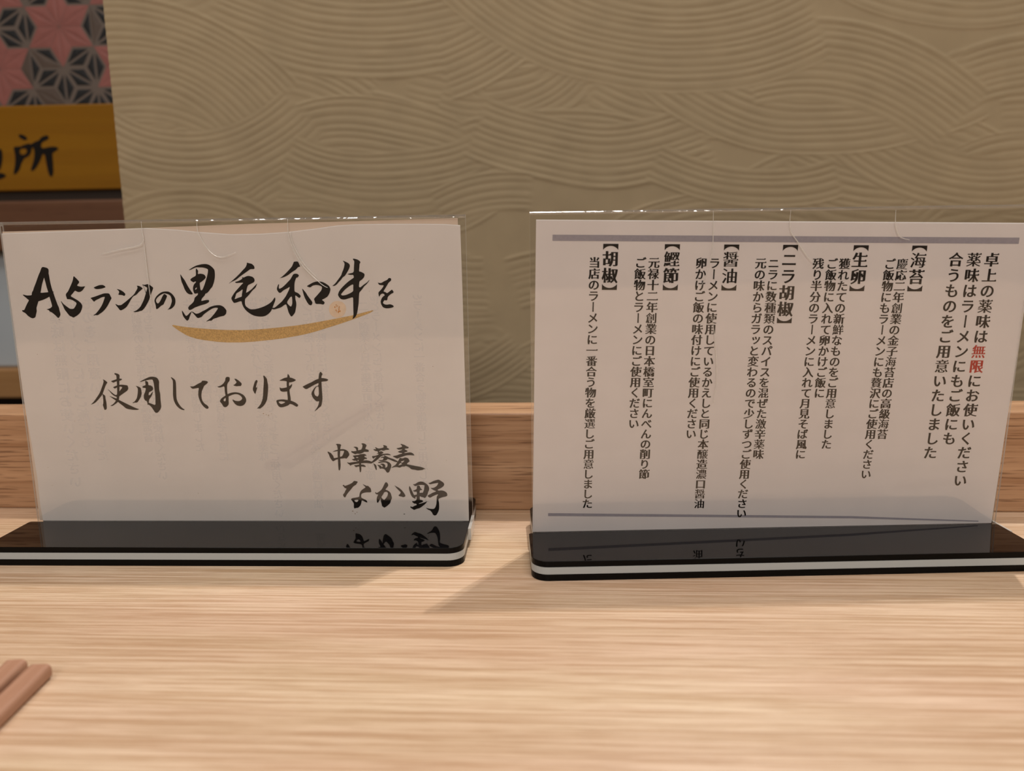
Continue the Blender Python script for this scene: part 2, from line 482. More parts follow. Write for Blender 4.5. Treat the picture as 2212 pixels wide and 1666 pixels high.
# brush strokes of the handwritten notice: contours in panel millimetres (u, v pairs), holes after their outline
INK = {
  'rank': [
    [[-89.64,122.95,-90.27,122.33,-91.04,120.65,-91.73,119.6,-92.72,117.65,-93.48,116.05,-94.93,113.38,-95.35,112.31,-96.14,111.24,-96.39,109.99,-98.11,107.49,-99.14,106.05,-99.98,104.62,-100.7,103.36,-101.1,103.15,-101.94,103.19,-101.75,102.46,-100.36,101.72,-99.4,100.44,-98.03,99.52,-97.13,99.24,-95.83,99.86,-95.51,100.94,-94.81,102.75,-94.93,104.02,-94.28,105.46,-93.49,107.25,-91.8,111.73,-90.84,114.94,-89.81,117.25,-89.42,118.14,-88.43,119.38,-86.96,120.07,-86.83,121.84,-87.49,122.47,-88.73,122.84]],
    [[-89.68,121.17,-89.42,118.14,-89.27,117.07,-89.06,115.82,-88.78,113.67,-88.31,111.51,-88.02,109.35,-87.45,106.46,-87.21,104.65,-88.53,103.77,-90.25,103.39,-88.99,103.05,-88.71,102.32,-87.81,102.04,-86.47,100.85,-85,99.2,-84.37,99.74,-83.66,101,-83.99,102.81,-84.03,104.08,-84.59,105.53,-85.09,107.52,-85.52,109.32,-85.87,110.94,-86.32,112.56,-86.77,115.61,-86.9,117.57,-87,119.71,-87.47,121.14]],
    [[-100.65,110.13,-100.33,110.43,-98.73,109.93,-96.48,109.99,-94.1,111.22,-92.38,111.56,-91.8,111.05,-88.33,111.33,-86.07,111.57,-85.59,111.75,-86.17,110.77,-87.83,109.35,-89.42,108.56,-91.38,107.77,-93.5,107.16,-95.95,106.92,-98,107.67,-99.06,108.76]],
    [[-75.43,118.5,-75.16,118.49,-74.09,117.41,-72.81,115.79,-74.47,114.2,-72.5,113.64,-70.82,113.8,-70.35,113.89,-71.1,113,-71.76,112.12,-72.77,111.41,-73.72,111.19,-74.61,111.43,-75.47,111.98,-76.53,110.83,-78,109.41,-76.27,108.4,-74.54,107.3,-73.21,106.03,-72.79,104.85,-73.12,103.59,-74.08,101.8,-75.53,100.55,-76.71,99.92,-77.71,99.39,-78.4,99.85,-79.47,100.23,-80.57,101.87,-81.44,103.14,-82.06,104.96,-82.82,107.13,-82.63,107.16,-81.76,105.86,-80.25,104.58,-78.89,103.51,-77.22,103.46,-76.38,104.35,-75.46,105.78,-75.57,106.42,-76.94,107.42,-78.35,107.98,-79.74,107.99,-79.91,108.9,-80.15,109.98,-79.79,110.69,-78.85,111.57,-77.46,113.88,-76.06,116.37]],
    [[-84.88,98.65,-84.58,98.78,-84.36,98.61,-84.68,98.47]],
    [[-66.57,113.2,-65.42,113.7,-63.77,114.29,-62.17,114.39,-61.42,114.04,-60.79,113.45,-61.12,113.17,-62.76,112.67,-64.77,112.44,-65.74,112.59]],
    [[-68.57,108.34,-68.19,108.57,-66.55,109,-64.08,109.8,-61.81,110.54,-59.64,110.46,-59.19,109.97,-58.98,109.2,-58.49,108.23,-59.19,107.27,-59.92,106.12,-60.64,104.97,-62.03,103.24,-63.57,101.89,-64.85,101.13,-66.04,100.36,-67.01,100.53,-67.94,100.29,-68.01,100.52,-66.84,101.15,-65.5,102.5,-64.35,103.84,-63.4,105.19,-62.65,106.54,-62.13,107.69,-61.59,108.94,-63,108.76,-64.88,107.92,-66.35,107.26,-66.91,106.68,-67.38,106.98,-67.89,107.76]],
    [[-55.7,112.39,-55.07,112.33,-53.74,111.87,-52.45,110.95,-51.75,110.07,-52.12,109.4,-52.54,109.16,-53.19,109.55,-54.17,109.68,-55.19,109.77,-54.89,110.4,-54.63,110.97,-54.85,111.65]],
    [[-57.11,105.47,-56.61,105.46,-55.88,104.91,-54.28,104.99,-53.2,105.75,-51.92,106.61,-50.2,107.94,-48.69,109.08,-47.6,110.02,-46.67,111.36,-45.98,112.31,-45.71,113.07,-46.12,113.85,-45.05,113.74,-43.92,113.15,-43.3,112.51,-44.05,111.9,-45.33,110.96,-46.66,109.63,-48.1,109.07,-48.99,108.12,-49.92,106.78,-51.1,105.05,-52,104,-53.28,103.14,-54.75,102.48,-55.31,102.77,-55.99,103.85,-56.51,104.53]],
    [[-43.49,114.48,-42.45,114.09,-40.82,114.55,-39.7,113.96,-38.43,112.89,-38.48,112.41,-38.96,111.46,-39.71,109.93,-40.2,108.97,-40.75,107.44,-41.69,105.91,-42.86,104.18,-43.76,103.13,-44.84,102.27,-45.64,102.18,-46.67,101.81,-48.28,101.63,-48.95,101.89,-47.61,102.3,-46.33,103.16,-45.23,104.21,-44.28,105.75,-43.34,107.28,-42.8,108.62,-42.16,110.15,-41.76,111.11,-41.23,112.44,-41.28,112.92,-41.93,113.32,-42.77,113.8]],
    [[-43.05,114,-42.67,112.85,-42.14,111.3,-41.74,110.34,-42.07,110.05,-42.41,111.5,-42.84,113.13,-43.41,114.29]],
    [[-33.71,109.76,-33.31,109.85,-32.65,109.46,-32.22,108.88,-32.59,108.12,-33.07,107.16,-33.78,106.01,-34.26,105.05,-35.51,104.49,-36.59,103.53,-37.64,102.87,-38.01,103.16,-37.99,104.32,-38.18,105.48,-38.44,106.84,-37.93,107.99,-37.03,109.13,-35.53,110.26,-34.3,110.83,-32.9,111.04,-31.33,110.94,-30.03,110.1,-29.15,109.04,-28.49,107.68,-28.55,105.95,-29.07,104.61,-30.06,103.56,-31.11,102.89,-32.01,102.8,-32.75,102.33,-31.87,103.29,-31.2,104.05,-30.69,105.2,-30.17,106.55,-30.26,107.7,-30.62,109.05,-31.64,109.74,-33.37,110.24,-34.8,109.68,-36.06,108.93,-37.14,107.98,-37.73,107.02,-37.53,106.05,-36.89,105.47,-36.14,106.04,-35.22,107.38,-34.5,108.71]],
    [[-25.19,118.94,-24.79,118.37,-24.16,117.3,-23.27,116.05,-22.6,114.45,-21.83,112.84,-20.88,111.23,-19.93,109.71,-20.68,109.45,-21.94,109.64,-22.96,110.45,-23.74,111.98,-24.29,113.94,-24.81,115.19,-25.02,116.78]],
    [[-21.13,120.53,-20.17,121.14,-18.83,121.91,-17.32,122.6,-15.46,123.04,-14,123.25,-12.55,123.23,-11.31,122.87,-10.12,121.97,-8.97,120.64,-8.94,118.87,-9.09,117.11,-9.73,114.82,-10.73,112.71,-11.51,112.09,-12.34,110.95,-13.33,110.07,-14.17,109.81,-14.51,109.02,-15.51,108.05,-16.11,107.43,-16.39,106.36,-15.45,106.62,-14.15,106.87,-12.87,106.89,-12.58,106.5,-12.97,105.79,-14.31,105.09,-16.36,104.57,-18.24,103.97,-19.76,103.45,-21.11,102.65,-22.05,102.34,-22.59,102.49,-22.88,103.3,-22.34,104.19,-21.27,104.99,-20.07,106.05,-19.63,106.94,-19.35,108,-18.36,108.8,-17.68,109.32,-17.68,110.3,-17.59,111.37,-16.28,111.71,-16.05,111.26,-15.39,111.52,-14.94,112.4,-14.06,114.17,-13.24,116.28,-12.67,117.69,-12.15,119.45,-11.94,120.85,-13.07,121.39,-14.49,121.73,-15.94,121.75,-17.38,121.84,-18.88,121.3,-19.83,120.82]],
    [[-17.34,121.31,-17.02,120.83,-16.58,120.21,-16.94,118.71,-15.64,118.96,-14.04,118.59,-13.39,117.7,-13.36,116.99,-14.26,116.12,-15.42,115.25,-16.37,114.82,-16.4,113.49,-16.28,111.71,-16.18,110.82,-17.7,110.12,-18.08,109.95,-19.01,109.78,-19.43,110.14,-19.77,111.39,-19.75,112.64,-19.17,114.05,-17.98,115.19,-18.5,115.46,-19.09,114.97,-20.13,115.48,-20.76,116.2,-19.81,117.07,-18.1,117.85,-17.78,118.46,-17.75,120.22,-17.59,121.1],[-18.84,111.65,-18.59,112.36,-17.83,112.7,-17.97,112.17,-18.47,111.65]],
    [[-25.91,102.26,-25.42,101.62,-24.79,100.54,-24.15,99.54,-23.37,99.98,-22.36,100.96,-21.47,101.67,-20.67,101.48,-19.46,100.57,-18.16,100.73,-16.25,101.7,-14.34,102.58,-12.41,103.72,-10.54,104.24,-9.06,104.44,-7.6,104.42,-6.2,103.74,-5.37,102.75,-4.89,101.94,-5.19,100.5,-6.18,99.53,-8.04,99.19,-9.92,98.58,-11.42,98.14,-12.42,97.25,-13.32,97.39,-14.74,96.92,-14.81,97.1,-13.07,98.16,-11.87,99.32,-10.67,100.56,-9.65,101.81,-8.71,103.14,-9.89,103.34,-11.38,102.99,-13.11,102.03,-15.04,100.79,-16.23,99.81,-16.65,99.19,-18.54,98.53,-19.24,98.95,-20.22,100.31,-21.39,101.58,-21.75,100.68,-22.41,99.43,-23,98,-23.79,97.37,-24.31,97.74,-25.29,99.1,-25.6,99.74,-25.86,100.91]],
    [[6.26,123.68,7.31,123.32,8.55,123.07,9.56,122.06,9.7,121.09,9.45,120.66,7.65,120.68,6.51,119.9,5.36,119.13,3.84,118.18,2.51,117.32,0.77,115.93,-1.66,114.98,-2.62,114.29,-2.81,114.29,-0.87,115.77,0.87,117.16,2.62,118.72,4.19,120.29,5.55,121.5,6.28,122.89]],
    [[3.49,117.16,4.28,116.85,5.6,117.45,6.69,117.65,8.29,117.24,9.14,116.53,9.34,115.64,9.01,114.76,7.51,114.07,6.01,113.39,5.46,112.15,5.08,110.74,4.83,109.85,6.15,110.55,7.68,111.59,8.85,112.73,10.41,114.21,10.19,113.69,9.45,112.19,8,111.06,6.61,109.48,5.43,108.25,4.27,107.28,4.03,106.13,3.98,104.7,4.35,103.71,5.56,102.8,6.43,102.35,8.44,102.36,10.85,102.92,13.08,103.7,15.16,104.75,16.69,105.89,18.19,107.92,18.38,106.67,17.51,104.72,16.66,102.95,16.02,101.53,14.84,100.29,13.31,99.32,11.83,98.97,10.01,98.99,7.85,99.37,6.1,100.29,4.38,101.65,3.23,103.28,2.62,104.89,2.46,106.32,-0.24,105.46,-1.16,105.38,-1.82,106.28,-2.26,107.54,-1.43,108.86,-0.21,110.45,1.37,112.03,2.94,113.6,4.1,114.56,2.29,114.58,0.65,114.43,-0.04,114.88,1.26,115.21,2.38,115.64,3.71,116.42],[3.42,111.65,1.98,110.6,0.28,109.73,-0.32,107.96,-0.85,106.98,1.21,107.76,2.79,108.19,2.88,109.34,3.25,110.58]],
    [[28.02,123.72,29.1,123.82,29.91,123.78,30.45,122.55,30.92,121.49,29.84,121.33,28.68,120.12,26.82,119.09,24.93,117.71,23.07,116.86,21.06,116.36,20.68,116.1,22.57,117.39,24.29,118.86,25.63,120.16,26.98,121.55,27.6,122.76]],
    [[30.85,123.07,31.59,122.15,31.35,122.05]],
    [[27.48,118.21,28.57,118.37,29.45,118.18,30.04,117.47,29.26,116.51,28.72,116.61,28.21,115.56,27.77,114.33,27.58,112.92,27.44,110.8,27.67,110.09,29.08,109.54,30.34,108.2,29.55,107.15,28.44,108.05,27.66,108.59,27.63,106.72,27.91,105.48,27.91,104.05,27.52,102.27,27.04,100.49,25.48,98.81,24.94,98.99,24.14,100.52,23.71,102.32,23.3,104.28,22.77,104.47,20.68,103.06,19.2,102.63,17.35,102.12,15.93,102.58,16.14,103.03,17.58,102.88,18.73,103.71,19.69,104.5,21.23,105.73,22.01,106.61,23.19,108.02,24.22,109.78,25.03,111.19,25.48,112.51,24.17,111.73,22.3,110.87,21.15,109.82,20.41,109.68,19.74,110.37,19.24,111.52,20.15,113.72,20.54,113.54,20.22,112.13,20.54,111.51,22.04,112.28,23.57,113.59,24.92,114.9,25.88,115.77,26.68,116.99],[26.09,108.07,25.35,107.82,23.47,105.35,24.55,103.91,25.41,103.28,26.04,104.61,26.15,106.21]],
    [[31.05,111.64,31.69,110.93,32.69,109.68,33.34,108.43,34.33,107,35.57,105.21,34.95,103.88,33.96,103.98,33.12,105.06,32.32,106.67,31.7,108.27,31.28,110.23]],
    [[33.14,112.59,34.54,113.37,36.4,114.31,38.04,114.73,40.54,114.52,42.29,113.62,43.66,112.55,44.21,111.13,43.66,109.37,42.67,107.79,41.18,106.92,39.79,106.32,40.91,105.5,41.15,104.88,40.47,104.09,39.05,104.46,36.88,104.48,36.51,105.73,36.21,106.8,37.27,107.85,38.61,109.25,39.95,110.65,40.41,112.24,39.01,112.96,37.41,113.15,35.95,112.82,34.82,111.95]],
    [[50.39,124.02,51.7,123.44,53,122.77,53.54,122.2,53.69,121.36,53.14,120.06,52.2,118.57,51.17,117.09,50.08,116.44,49.15,115.23,48.14,114.3,47.22,113.28,46.32,112.67,44.96,112.46,46.17,113.38,47.19,114.5,48.22,115.81,49.45,117.3,49.91,118.6,50.76,120.28,51.37,122.7]],
    [[55.2,124.7,55.77,124.73,57.27,124.3,58.2,123.73,58.64,122.98,58.13,122.42,57.95,120.74,57.67,118.97,58.72,118.77,60.29,117.81,59.94,116.41,58.93,115.3,57.74,114.65,57.49,113.43,57.32,111.93,57.98,111.73,58.78,112.38,59.78,113.12,61.16,113.95,62.37,115.25,62.15,114.69,60.93,113.2,59.73,112.27,58.5,110.59,57.39,109.56,57.11,107.77,56.87,104.93,56.34,102.08,55.84,99.79,54.99,98.27,53.69,97.33,53.6,97.43,54.16,99.05,54.22,102.1,54.33,104.95,54.4,107.42,52.74,106.97,50.4,106.29,48.67,106.54,47.77,107.69,47.44,108.64,48.1,110.15,49.34,111.65,51.16,113.32,52.76,114.62,54.15,115.54,55.24,116.19,55.02,117.5,53.67,117.43,52.16,117.82,53.33,118.09,55.26,118.53,55.48,120.96,55.82,123.76,55.26,124.14],[54.8,113.28,53.43,112.73,52.04,111.8,50.63,110.69,49.41,109.38,48.79,108.63,49.53,108.14,51.28,108.41,53.25,109.24,54.63,110.07,54.67,111.58]],
    [[66.04,113.98,66.41,113.7,67.64,113.59,69.02,114.42,70.57,115.05,71.18,115.89,72.22,115.69,72.28,114.75,71.09,113.83,70.48,112.89,69.66,111.59,68.43,109.81,69.38,109.51,70.12,108.94,71.3,109.77,72.49,110.7,73.29,109.28,72.02,108.73,70.63,107.61,70.22,106.86,70.18,106.1,69.68,105.63,68.83,105.93,68.23,105.17,68,104.51,68.75,103.93,69.89,103.73,71.25,104,72.57,103.51,73.02,102.84,72.14,102.38,70.59,102.11,69.24,102.12,67.92,102.61,67.12,104.05,66.99,105.38,67.53,106.7,68.33,107.64,69.02,107.91,68.76,108.58,68.2,108.87,67.42,108.69,66.82,108.03,66.5,107.37,66.24,107.94,66.11,109.36,67.11,110.3,68.12,111.42,68.84,112.54,67.79,112.64,66.56,112.85]]],
  'use': [
    [[-66.96,70.11,-66.54,70.04,-65.58,69.38,-64.84,68.61,-65.39,68.02,-66.02,67,-66.79,65.46,-67.71,63.41,-68.44,62.3,-69.62,61.02,-70.99,59.65,-71.85,58.96,-72.87,58.36,-74.3,57.94,-73.17,58.8,-71.99,60,-70.78,61.54,-69.56,63.08,-68.72,64.45,-68.03,65.98,-67.13,67.86,-66.63,69.22]],
    [[-67.97,63.41,-67.51,62.89,-66.63,62.29,-66.7,60.82,-66.49,59.62,-66.46,58.07,-66.55,55.99,-67.14,55.39,-67.83,55.4,-68.05,56.52,-68.33,57.9,-67.99,58.59,-67.84,59.97,-67.84,61.52]],
    [[-61.15,72.93,-60.53,73.09,-59.37,72.74,-58.65,72.23,-58.78,71.04,-59.05,69.34,-59.25,67.46,-59.33,65.92,-59.6,64.21,-59.79,62.5,-60.02,61.13,-60.64,59.41,-61.59,58.55,-62.71,57.87,-63.64,57.27,-64.84,57.37,-63.38,58.05,-62.21,59.25,-61.41,60.28,-61.03,62.16,-60.63,64.22,-60.5,66.27,-60.34,68.49,-60.24,71.05,-60.3,72.07,-60.95,72.42]],
    [[-63.19,69.2,-61.76,69.7,-59.98,70.28,-58.59,70.44,-57.66,70.26,-57.89,69.75,-59.05,69.34,-60.44,69.18,-62.07,68.47,-62.55,68.76]],
    [[-62.48,66.29,-61.39,66.79,-60.13,67.3,-58.21,67.57,-55.33,67.18,-55.22,66.58,-55.03,65.89,-55.59,64.7,-57.44,63.51,-59.48,62.15,-60.41,61.47,-61.76,61.82,-62.89,62.52,-63.81,63.55,-64.54,64.76,-65.19,65.14,-64.75,65.19,-63.74,64.24,-62.8,63.38,-61.68,62.51,-60.97,62.68,-60.23,63.19,-59.39,64.55,-57.83,66.25,-58.65,66.6,-59.87,66.53,-61.69,65.6,-62,65.94]],
    [[-64.74,62.19,-63.66,61.75,-62.5,61.31,-61.34,60.88,-60.04,60.09,-58.74,59.4,-57.1,58.53,-55.31,57.57,-53.33,56.61,-51.68,55.91,-50.76,55.64,-52.09,55.26,-54.15,55.37,-57.04,55.85,-58.61,57.33,-59.88,58.37,-60.83,59.24,-62.12,60.11,-63.23,60.97]],
    [[-51.49,66.86,-50.56,66.72,-49.09,66.02,-48.88,64.65,-48.85,63.28,-49.35,61.75,-50.37,60.21,-51.17,59.18,-51.9,58.75,-52.58,58.88,-53.73,58.59,-53.8,58.77,-52.51,59.53,-51.51,60.9,-51,62.44,-50.65,64.15,-50.51,65.52,-50.86,66.29]],
    [[-49.23,68.84,-47.86,69.6,-46.24,70.35,-44.28,71.18,-42.56,71.26,-40.89,70.82,-40.28,70.05,-39.89,68.86,-40.14,67.16,-40.29,64.77,-39.94,63.06,-40.06,61,-40.08,58.94,-40.03,56.88,-40.49,55.67,-41.28,54.64,-42.23,53.78,-43.25,53.88,-43.99,55.17,-44.87,56.73,-45.97,57.77,-46.82,57.86,-46.41,58.55,-45.87,58.72,-44.71,58.28,-42.81,57.49,-42.58,59.81,-42.41,62.39,-42.52,64.78,-42.5,66.66,-42.66,68.54,-42.95,69.9,-44.23,69.91,-45.64,69.58,-46.68,69.38,-48.81,68.75]],
    [[-46.51,69.42,-45.21,68.73,-45.28,67.19,-44.01,67.01,-43.22,66.32,-43.08,65.13,-44.11,64.28,-45.36,63.78,-45.69,62.24,-44.8,62.57,-43.82,63.77,-43.27,64.1,-43.96,62.4,-44.95,61.03,-45.54,60.35,-45.97,58.63,-46.6,58.29,-46.74,59.5,-47.65,59.85,-48.13,61.05,-47.87,62.76,-47.05,64.13,-46.62,65.84,-47.73,65.88,-48.46,66.28,-47.63,66.87,-46.56,67.2,-46.66,68.74]],
    [[-34.22,70.83,-33.64,70.87,-32.13,69.68,-31.9,68.16,-32.03,65.68,-32.24,62.82,-32.33,60.53,-31.82,58.8,-30.83,57.06,-29.78,55.9,-28.78,55.32,-29.29,55.04,-30.23,55.23,-31.33,55.82,-32.55,57.07,-33.29,58.42,-33.8,60.15,-33.87,62.45,-33.62,65.12,-33.38,67.6,-33.3,69.5]],
    [[-25.36,66.59,-24.61,66.4,-23.46,66.48,-21.85,67.42,-19.46,68.54,-19.52,69.02,-18.45,69.2,-17.14,69,-16.42,68.56,-17.06,67.67,-18.48,66.73,-19.17,65.41,-19.86,64.08,-20.2,62.36,-20.24,60.83,-19.89,59.3,-19.04,58.15,-17.77,57.28,-17.13,56.31,-17.52,55.74,-18.3,55.61,-19.38,56.42,-20.58,57.96,-21.35,60.08,-21.76,61.99,-21.55,63.9,-21.04,65.8,-22.59,65.52,-24.14,65.29,-24.68,65.63]],
    [[-7.99,70.45,-7.1,70.97,-5.89,70.62,-6.12,69.02,-6.95,68.17,-7.51,67.04,-7.68,64.95,-7.68,62.66,-7.19,61.71,-7.36,59.61,-7.42,57.69,-8.47,56.55,-9.44,56.32,-10.17,56.75,-10.82,58.1,-9.6,59.05,-8.71,59.42,-8.6,61.91,-8.85,63.43,-8.79,66.48,-10.16,66.01,-11.32,65.79,-12.43,66.22,-10.88,66.58,-9.27,67.62,-8.2,69.13]],
    [[-10.83,58,-11.68,59.25,-10.81,60.58,-9.39,61.53,-7.58,62.66,-5.82,63.32,-3.9,63.55,-1.83,63.23,-0.01,62.23,1.01,60.7,1.1,59.36,0.43,58.03,-0.39,57.27,-1.77,56.8,-3.46,57.09,-4.53,57.96,-5.04,58.83,-5.46,59.5,-5.41,60.17,-4.23,59.4,-2.34,59.19,-1.14,59.85,-0.7,60.71,-1.38,61.76,-2.65,62.53,-4.16,62.64,-5.52,62.27,-7.5,61.42,-8.88,60.76,-9.69,60.19,-9.76,59.43,-9.02,59.04,-9.69,57.9]],
    [[-3.86,69.95,-3.01,69.94,-1.75,69.08,-0.35,67.65,-0.92,66.42,-1.76,66.52,-3.1,66.34,-4.68,66.86,-3.59,67.39,-2.76,68.33,-3.44,69.28]],
    [[6.45,69.24,6.83,69.29,7.27,68.76,6.82,67.81,6.15,65.92,6.46,65.54,7,66.49,6.48,64.59,6.03,63.65,5.77,62.7,5.31,62.89,4.59,64.61,4.75,65.55,5.36,67.26,5.82,68.39]],
    [[10.01,71.38,10.66,71.28,11.78,69.76,11.79,68.54,12.07,66.64,11.87,64.37,11.51,62.09,11.06,59.81,10.07,57.9,8.83,56.57,7.42,55.53,6.68,55.72,5.81,55.54,6.73,56.39,7.98,57.91,8.89,60.01,9.33,62.1,9.62,64.76,10.02,67.6,10.25,69.49]],
    [[17.39,68.91,18.65,69.52,20.02,70.17,21.54,70.45,23.41,70.24,24.88,69.57,25.51,69.1,24.43,68.44,22.7,67.98,21.59,68.28,20.3,68.76,18.42,68.86]],
    [[21.76,72.23,22.62,71,22.56,70.16,22.14,68.08,21.96,66.76,22.15,65.43,22.05,63.92,22.14,62.4,22.39,60.5,22.29,58.97,20.75,58.6,21,60.89,20.87,63.17,20.93,65.44,20.88,67.52,21.31,69.79,21.49,71.11]],
    [[17.5,65.94,17.98,65.27,19.31,65.36,21.04,65.73,22.41,66.47,23.6,67.41,23.23,65.99,22.3,64.77,21.09,63.74,18.81,63.56,17.8,63.95,17.47,64.71]],
    [[15.37,58.92,15.6,59.59,16.85,59.86,18.76,59.95,20.82,59.65,22.69,59.26,24.52,58.39,25.87,57.24,25.25,56.38,24.59,56.48,23.14,57.44,21.83,57.83,21.03,57.07,19.47,56.51,18.12,56.13,16.79,56.24,16,57.1],[16.5,58.91,17.75,59.1,19.81,58.7,18.81,58.04,17.65,57.67,16.74,58.24]],
    [[28.32,65.96,29.78,66.71,31.53,67.54,33.07,68.19,34.44,69.03,36.17,69.68,37.88,70.04,39.92,69.65,40.87,69.12,39.85,68.43,37.97,68.35,35.86,67.61,33.73,66.68,31.39,65.37,30.22,64.77,29.48,64.91,28.94,65.39]],
    [[37.22,73.15,38.27,71.92,37.65,70.98,37.48,69.67,37.46,67.78,37.42,65.52,37.47,63.06,37.5,60.4,37.07,57.93,36.61,56.6,35.53,55.84,34.53,54.89,33.24,54.04,34.17,55.28,35.21,56.8,35.91,59.08,34.76,58.8,33.86,59.47,32.81,60.81,32.26,62.71,33.22,64.41,34.44,65.92,35.98,66.47,35.97,67.98,36.18,69.87,36.48,71.74],[35.95,66,35,65.91,34.07,64.6,33.61,63.08,34,61.75,35.28,61.08,35.92,62.31,35.93,64.2]]],
  'noodle': [
    [[42.4,37.95,43.21,38.38,44.64,38.19,45.16,37.76,44.74,36.84,44.56,35.74,44.42,34.14,44.22,32.66,44.29,30.81,44.33,29.21,44.29,27.35,44.03,25.99,43.69,25.24,43.21,25.31,43.12,26.98,43.11,28.96,43.14,30.69,43.13,32.66,43.15,34.14,43.34,35.37,43.23,36.6,43.05,37.71]],
    [[38.28,34.34,38.54,34.59,39.83,33.97,40.39,33.29,41.07,32.42,41.24,31.25,43.07,31.62,44.3,31.98,45.28,32.23,46.09,33.89,46.38,34.87,45.18,34.94,43.49,34.82,42.28,34.64,41.06,34.4,40.82,34.52,42.06,35.07,43.41,35.49,44.99,35.73,46.07,35.76,47.13,35.42,48.18,34.74,48.72,33.63,48.81,32.89,48.02,31.79,47.26,30.99,46.55,31.3,45.46,31.12,44.25,31.06,42.9,30.75,42.04,30.45,40.79,29.65,40.22,30.21,39.34,31.69,38.94,33.17]],
    [[50.86,36.63,51.3,36.88,52.38,36.87,53.25,36.26,52.95,35.09,54.59,35.46,55.12,36.56,55.3,37.78,54.67,38.27,55.35,38.64,56.65,38.27,57.32,37.41,56.81,36.67,56.52,35.76,57.47,35.57,58.12,35.2,58.2,34.46,57.41,34.28,55.98,34.41,55.48,33.98,54.25,33.49,53.52,33.31,52.57,33.5,51.59,33.13,50.88,33.5,49.72,34.24,49.87,34.86,50.58,34.61,52.27,34.85,52.29,35.22,51.75,36.32]],
    [[50.23,32.46,51.68,32.7,53.38,32.94,54,33.25,55.93,33.42,56.63,32.99,57.09,32.5,55.88,32.38,56.09,31.76,56.92,31.51,57.25,30.9,55.92,30.78,55.41,30.16,54.06,29.67,52.13,29.68,51.91,30.05,50.82,29.99,49.66,30.73,51.24,31.04,50.91,31.78],[51.64,31.78,52.96,31.83,52.94,31.34,52.1,31.47],[52.59,30.42,53.13,30.35,52.98,29.8,52.56,29.8]],
    [[47.4,29.07,47.71,29.26,48.48,29.01,50.31,29.37,52.01,29.56,54.07,29.92,56.62,30.28,58.52,29.91,59.11,29.54,59.97,29.9,61.1,31.01,62.23,32.11,62.95,32.11,62.78,31,61.16,29.78,59.93,29.04,58.94,28.55,57.51,28.8,55.71,28.87,53.89,28.69,51.47,28.44,49.64,28.02,49.01,27.52,48.44,28.21]],
    [[50.76,27.58,50.95,27.83,52.04,27.89,53.14,28.13,55.07,28.19,56.01,27.69,56.52,27.01,55.61,26.95,54.18,27.2,52.48,27.08,51.62,26.77,51.28,27.15]],
    [[53.38,32.88,55.42,32.87,55.28,29.92,54.16,29.18,54.18,27.33,54.16,25.72,53.85,24.35,53.43,24.23,53.25,25.47,53.22,27.33,53.19,29.18]],
    [[60.37,35.33,60.58,35.67,61.81,35.59,61.2,36.46,61.47,36.66,62.74,35.92,64.17,36.12,65.23,36.45,65.38,37.04,65.02,37.57,65.54,37.64,66.69,37.3,67.05,36.77,66.77,36.24,67.54,36.11,68.03,35.37,67.25,35.31,66.21,35.25,65.42,34.92,64.64,34.92,64.39,35.19,63.2,34.79,63.05,34.26,63.98,34.79,65.25,33.99,64.57,33.46,63.65,33.2,65.09,33.32,67.04,33.52,68.2,33.18,68.76,32.58,67.14,32.78,65.58,32.79,64.79,32.53,63.73,32,63.05,31.33,61.97,30.53,60.62,29.6,59.54,28.8,58.62,28.54,58.68,29.74,59.32,29.47,60.41,30.54,61.36,31.47,61.77,31.94,60.84,31.54,60.17,30.94,59.79,31.34,59.45,32.28,60.75,32.34,62.2,32.73,62.74,33.06,62.62,33.46,61.64,33.2,62.38,33.73,62.52,34.13,62.29,34.66,61.38,34.73]],
    [[65.19,32.79,66.59,32.12,68.12,31.32,69.91,30.78,71.82,29.71,71.54,29.17,69.86,29.58,68.34,30.38,66.93,30.92,66.78,30.52,65.98,29.99,63.1,29.73,62.43,30.67,63.13,30.26,64.7,30.39,65.13,31.46,63.44,31.33,64.24,31.93,65.55,31.99]],
    [[62.17,29.2,63.62,29.6,65.19,29.86,66.62,29.72,67.77,29.18,68.51,28.25,68.66,27.31,68.3,26.37,67.85,25.17,67.29,24.23,66.63,24.03,66.12,24.37,65.77,25.17,65.15,25.85,63.99,26.25,63.06,25.98,62.72,26.92,61.79,28,62.89,27.86,63.78,27.46,64.01,26.79,64.42,27.05,64.32,27.86,63.04,28.26,64.1,28.66,65.13,28.52,65.87,27.58,65.57,26.51,66.36,26.78,66.78,27.45,66.83,28.52,66.2,29.05,65.16,29.19,63.86,29.06,62.67,28.8]],
    [[59.94,28.8,60.7,28.4,61.45,27.73,61.54,26.79,61.61,25.45,61.21,25.38,60.74,26.39,60.4,27.6]],
    [[73.32,38.07,73.65,38.2,75.38,37.67,76.26,37,77.34,36.6,76.99,35.94,75.7,35.94,75.17,35.55,76.82,34.75,76.28,34.28,75.1,33.96,75.15,33.62,77.44,34.08,78.47,33.95,79.36,33.41,79.91,32.61,79.45,32.48,78.03,32.68,76.22,32.62,74.9,32.23,73.98,31.9,72.93,31.57,71.61,30.97,70.84,31.31,69.45,32.05,69.85,32.31,71.28,32.51,72.87,33.17,74.04,33.43,73.93,33.76,72.89,33.83,71.88,34.37,72.93,34.83,74.12,35.29,74.13,35.49,72.31,35.36,71.93,35.69,71.24,36.09,73,36.35,74.12,36.81,74.07,37.27]],
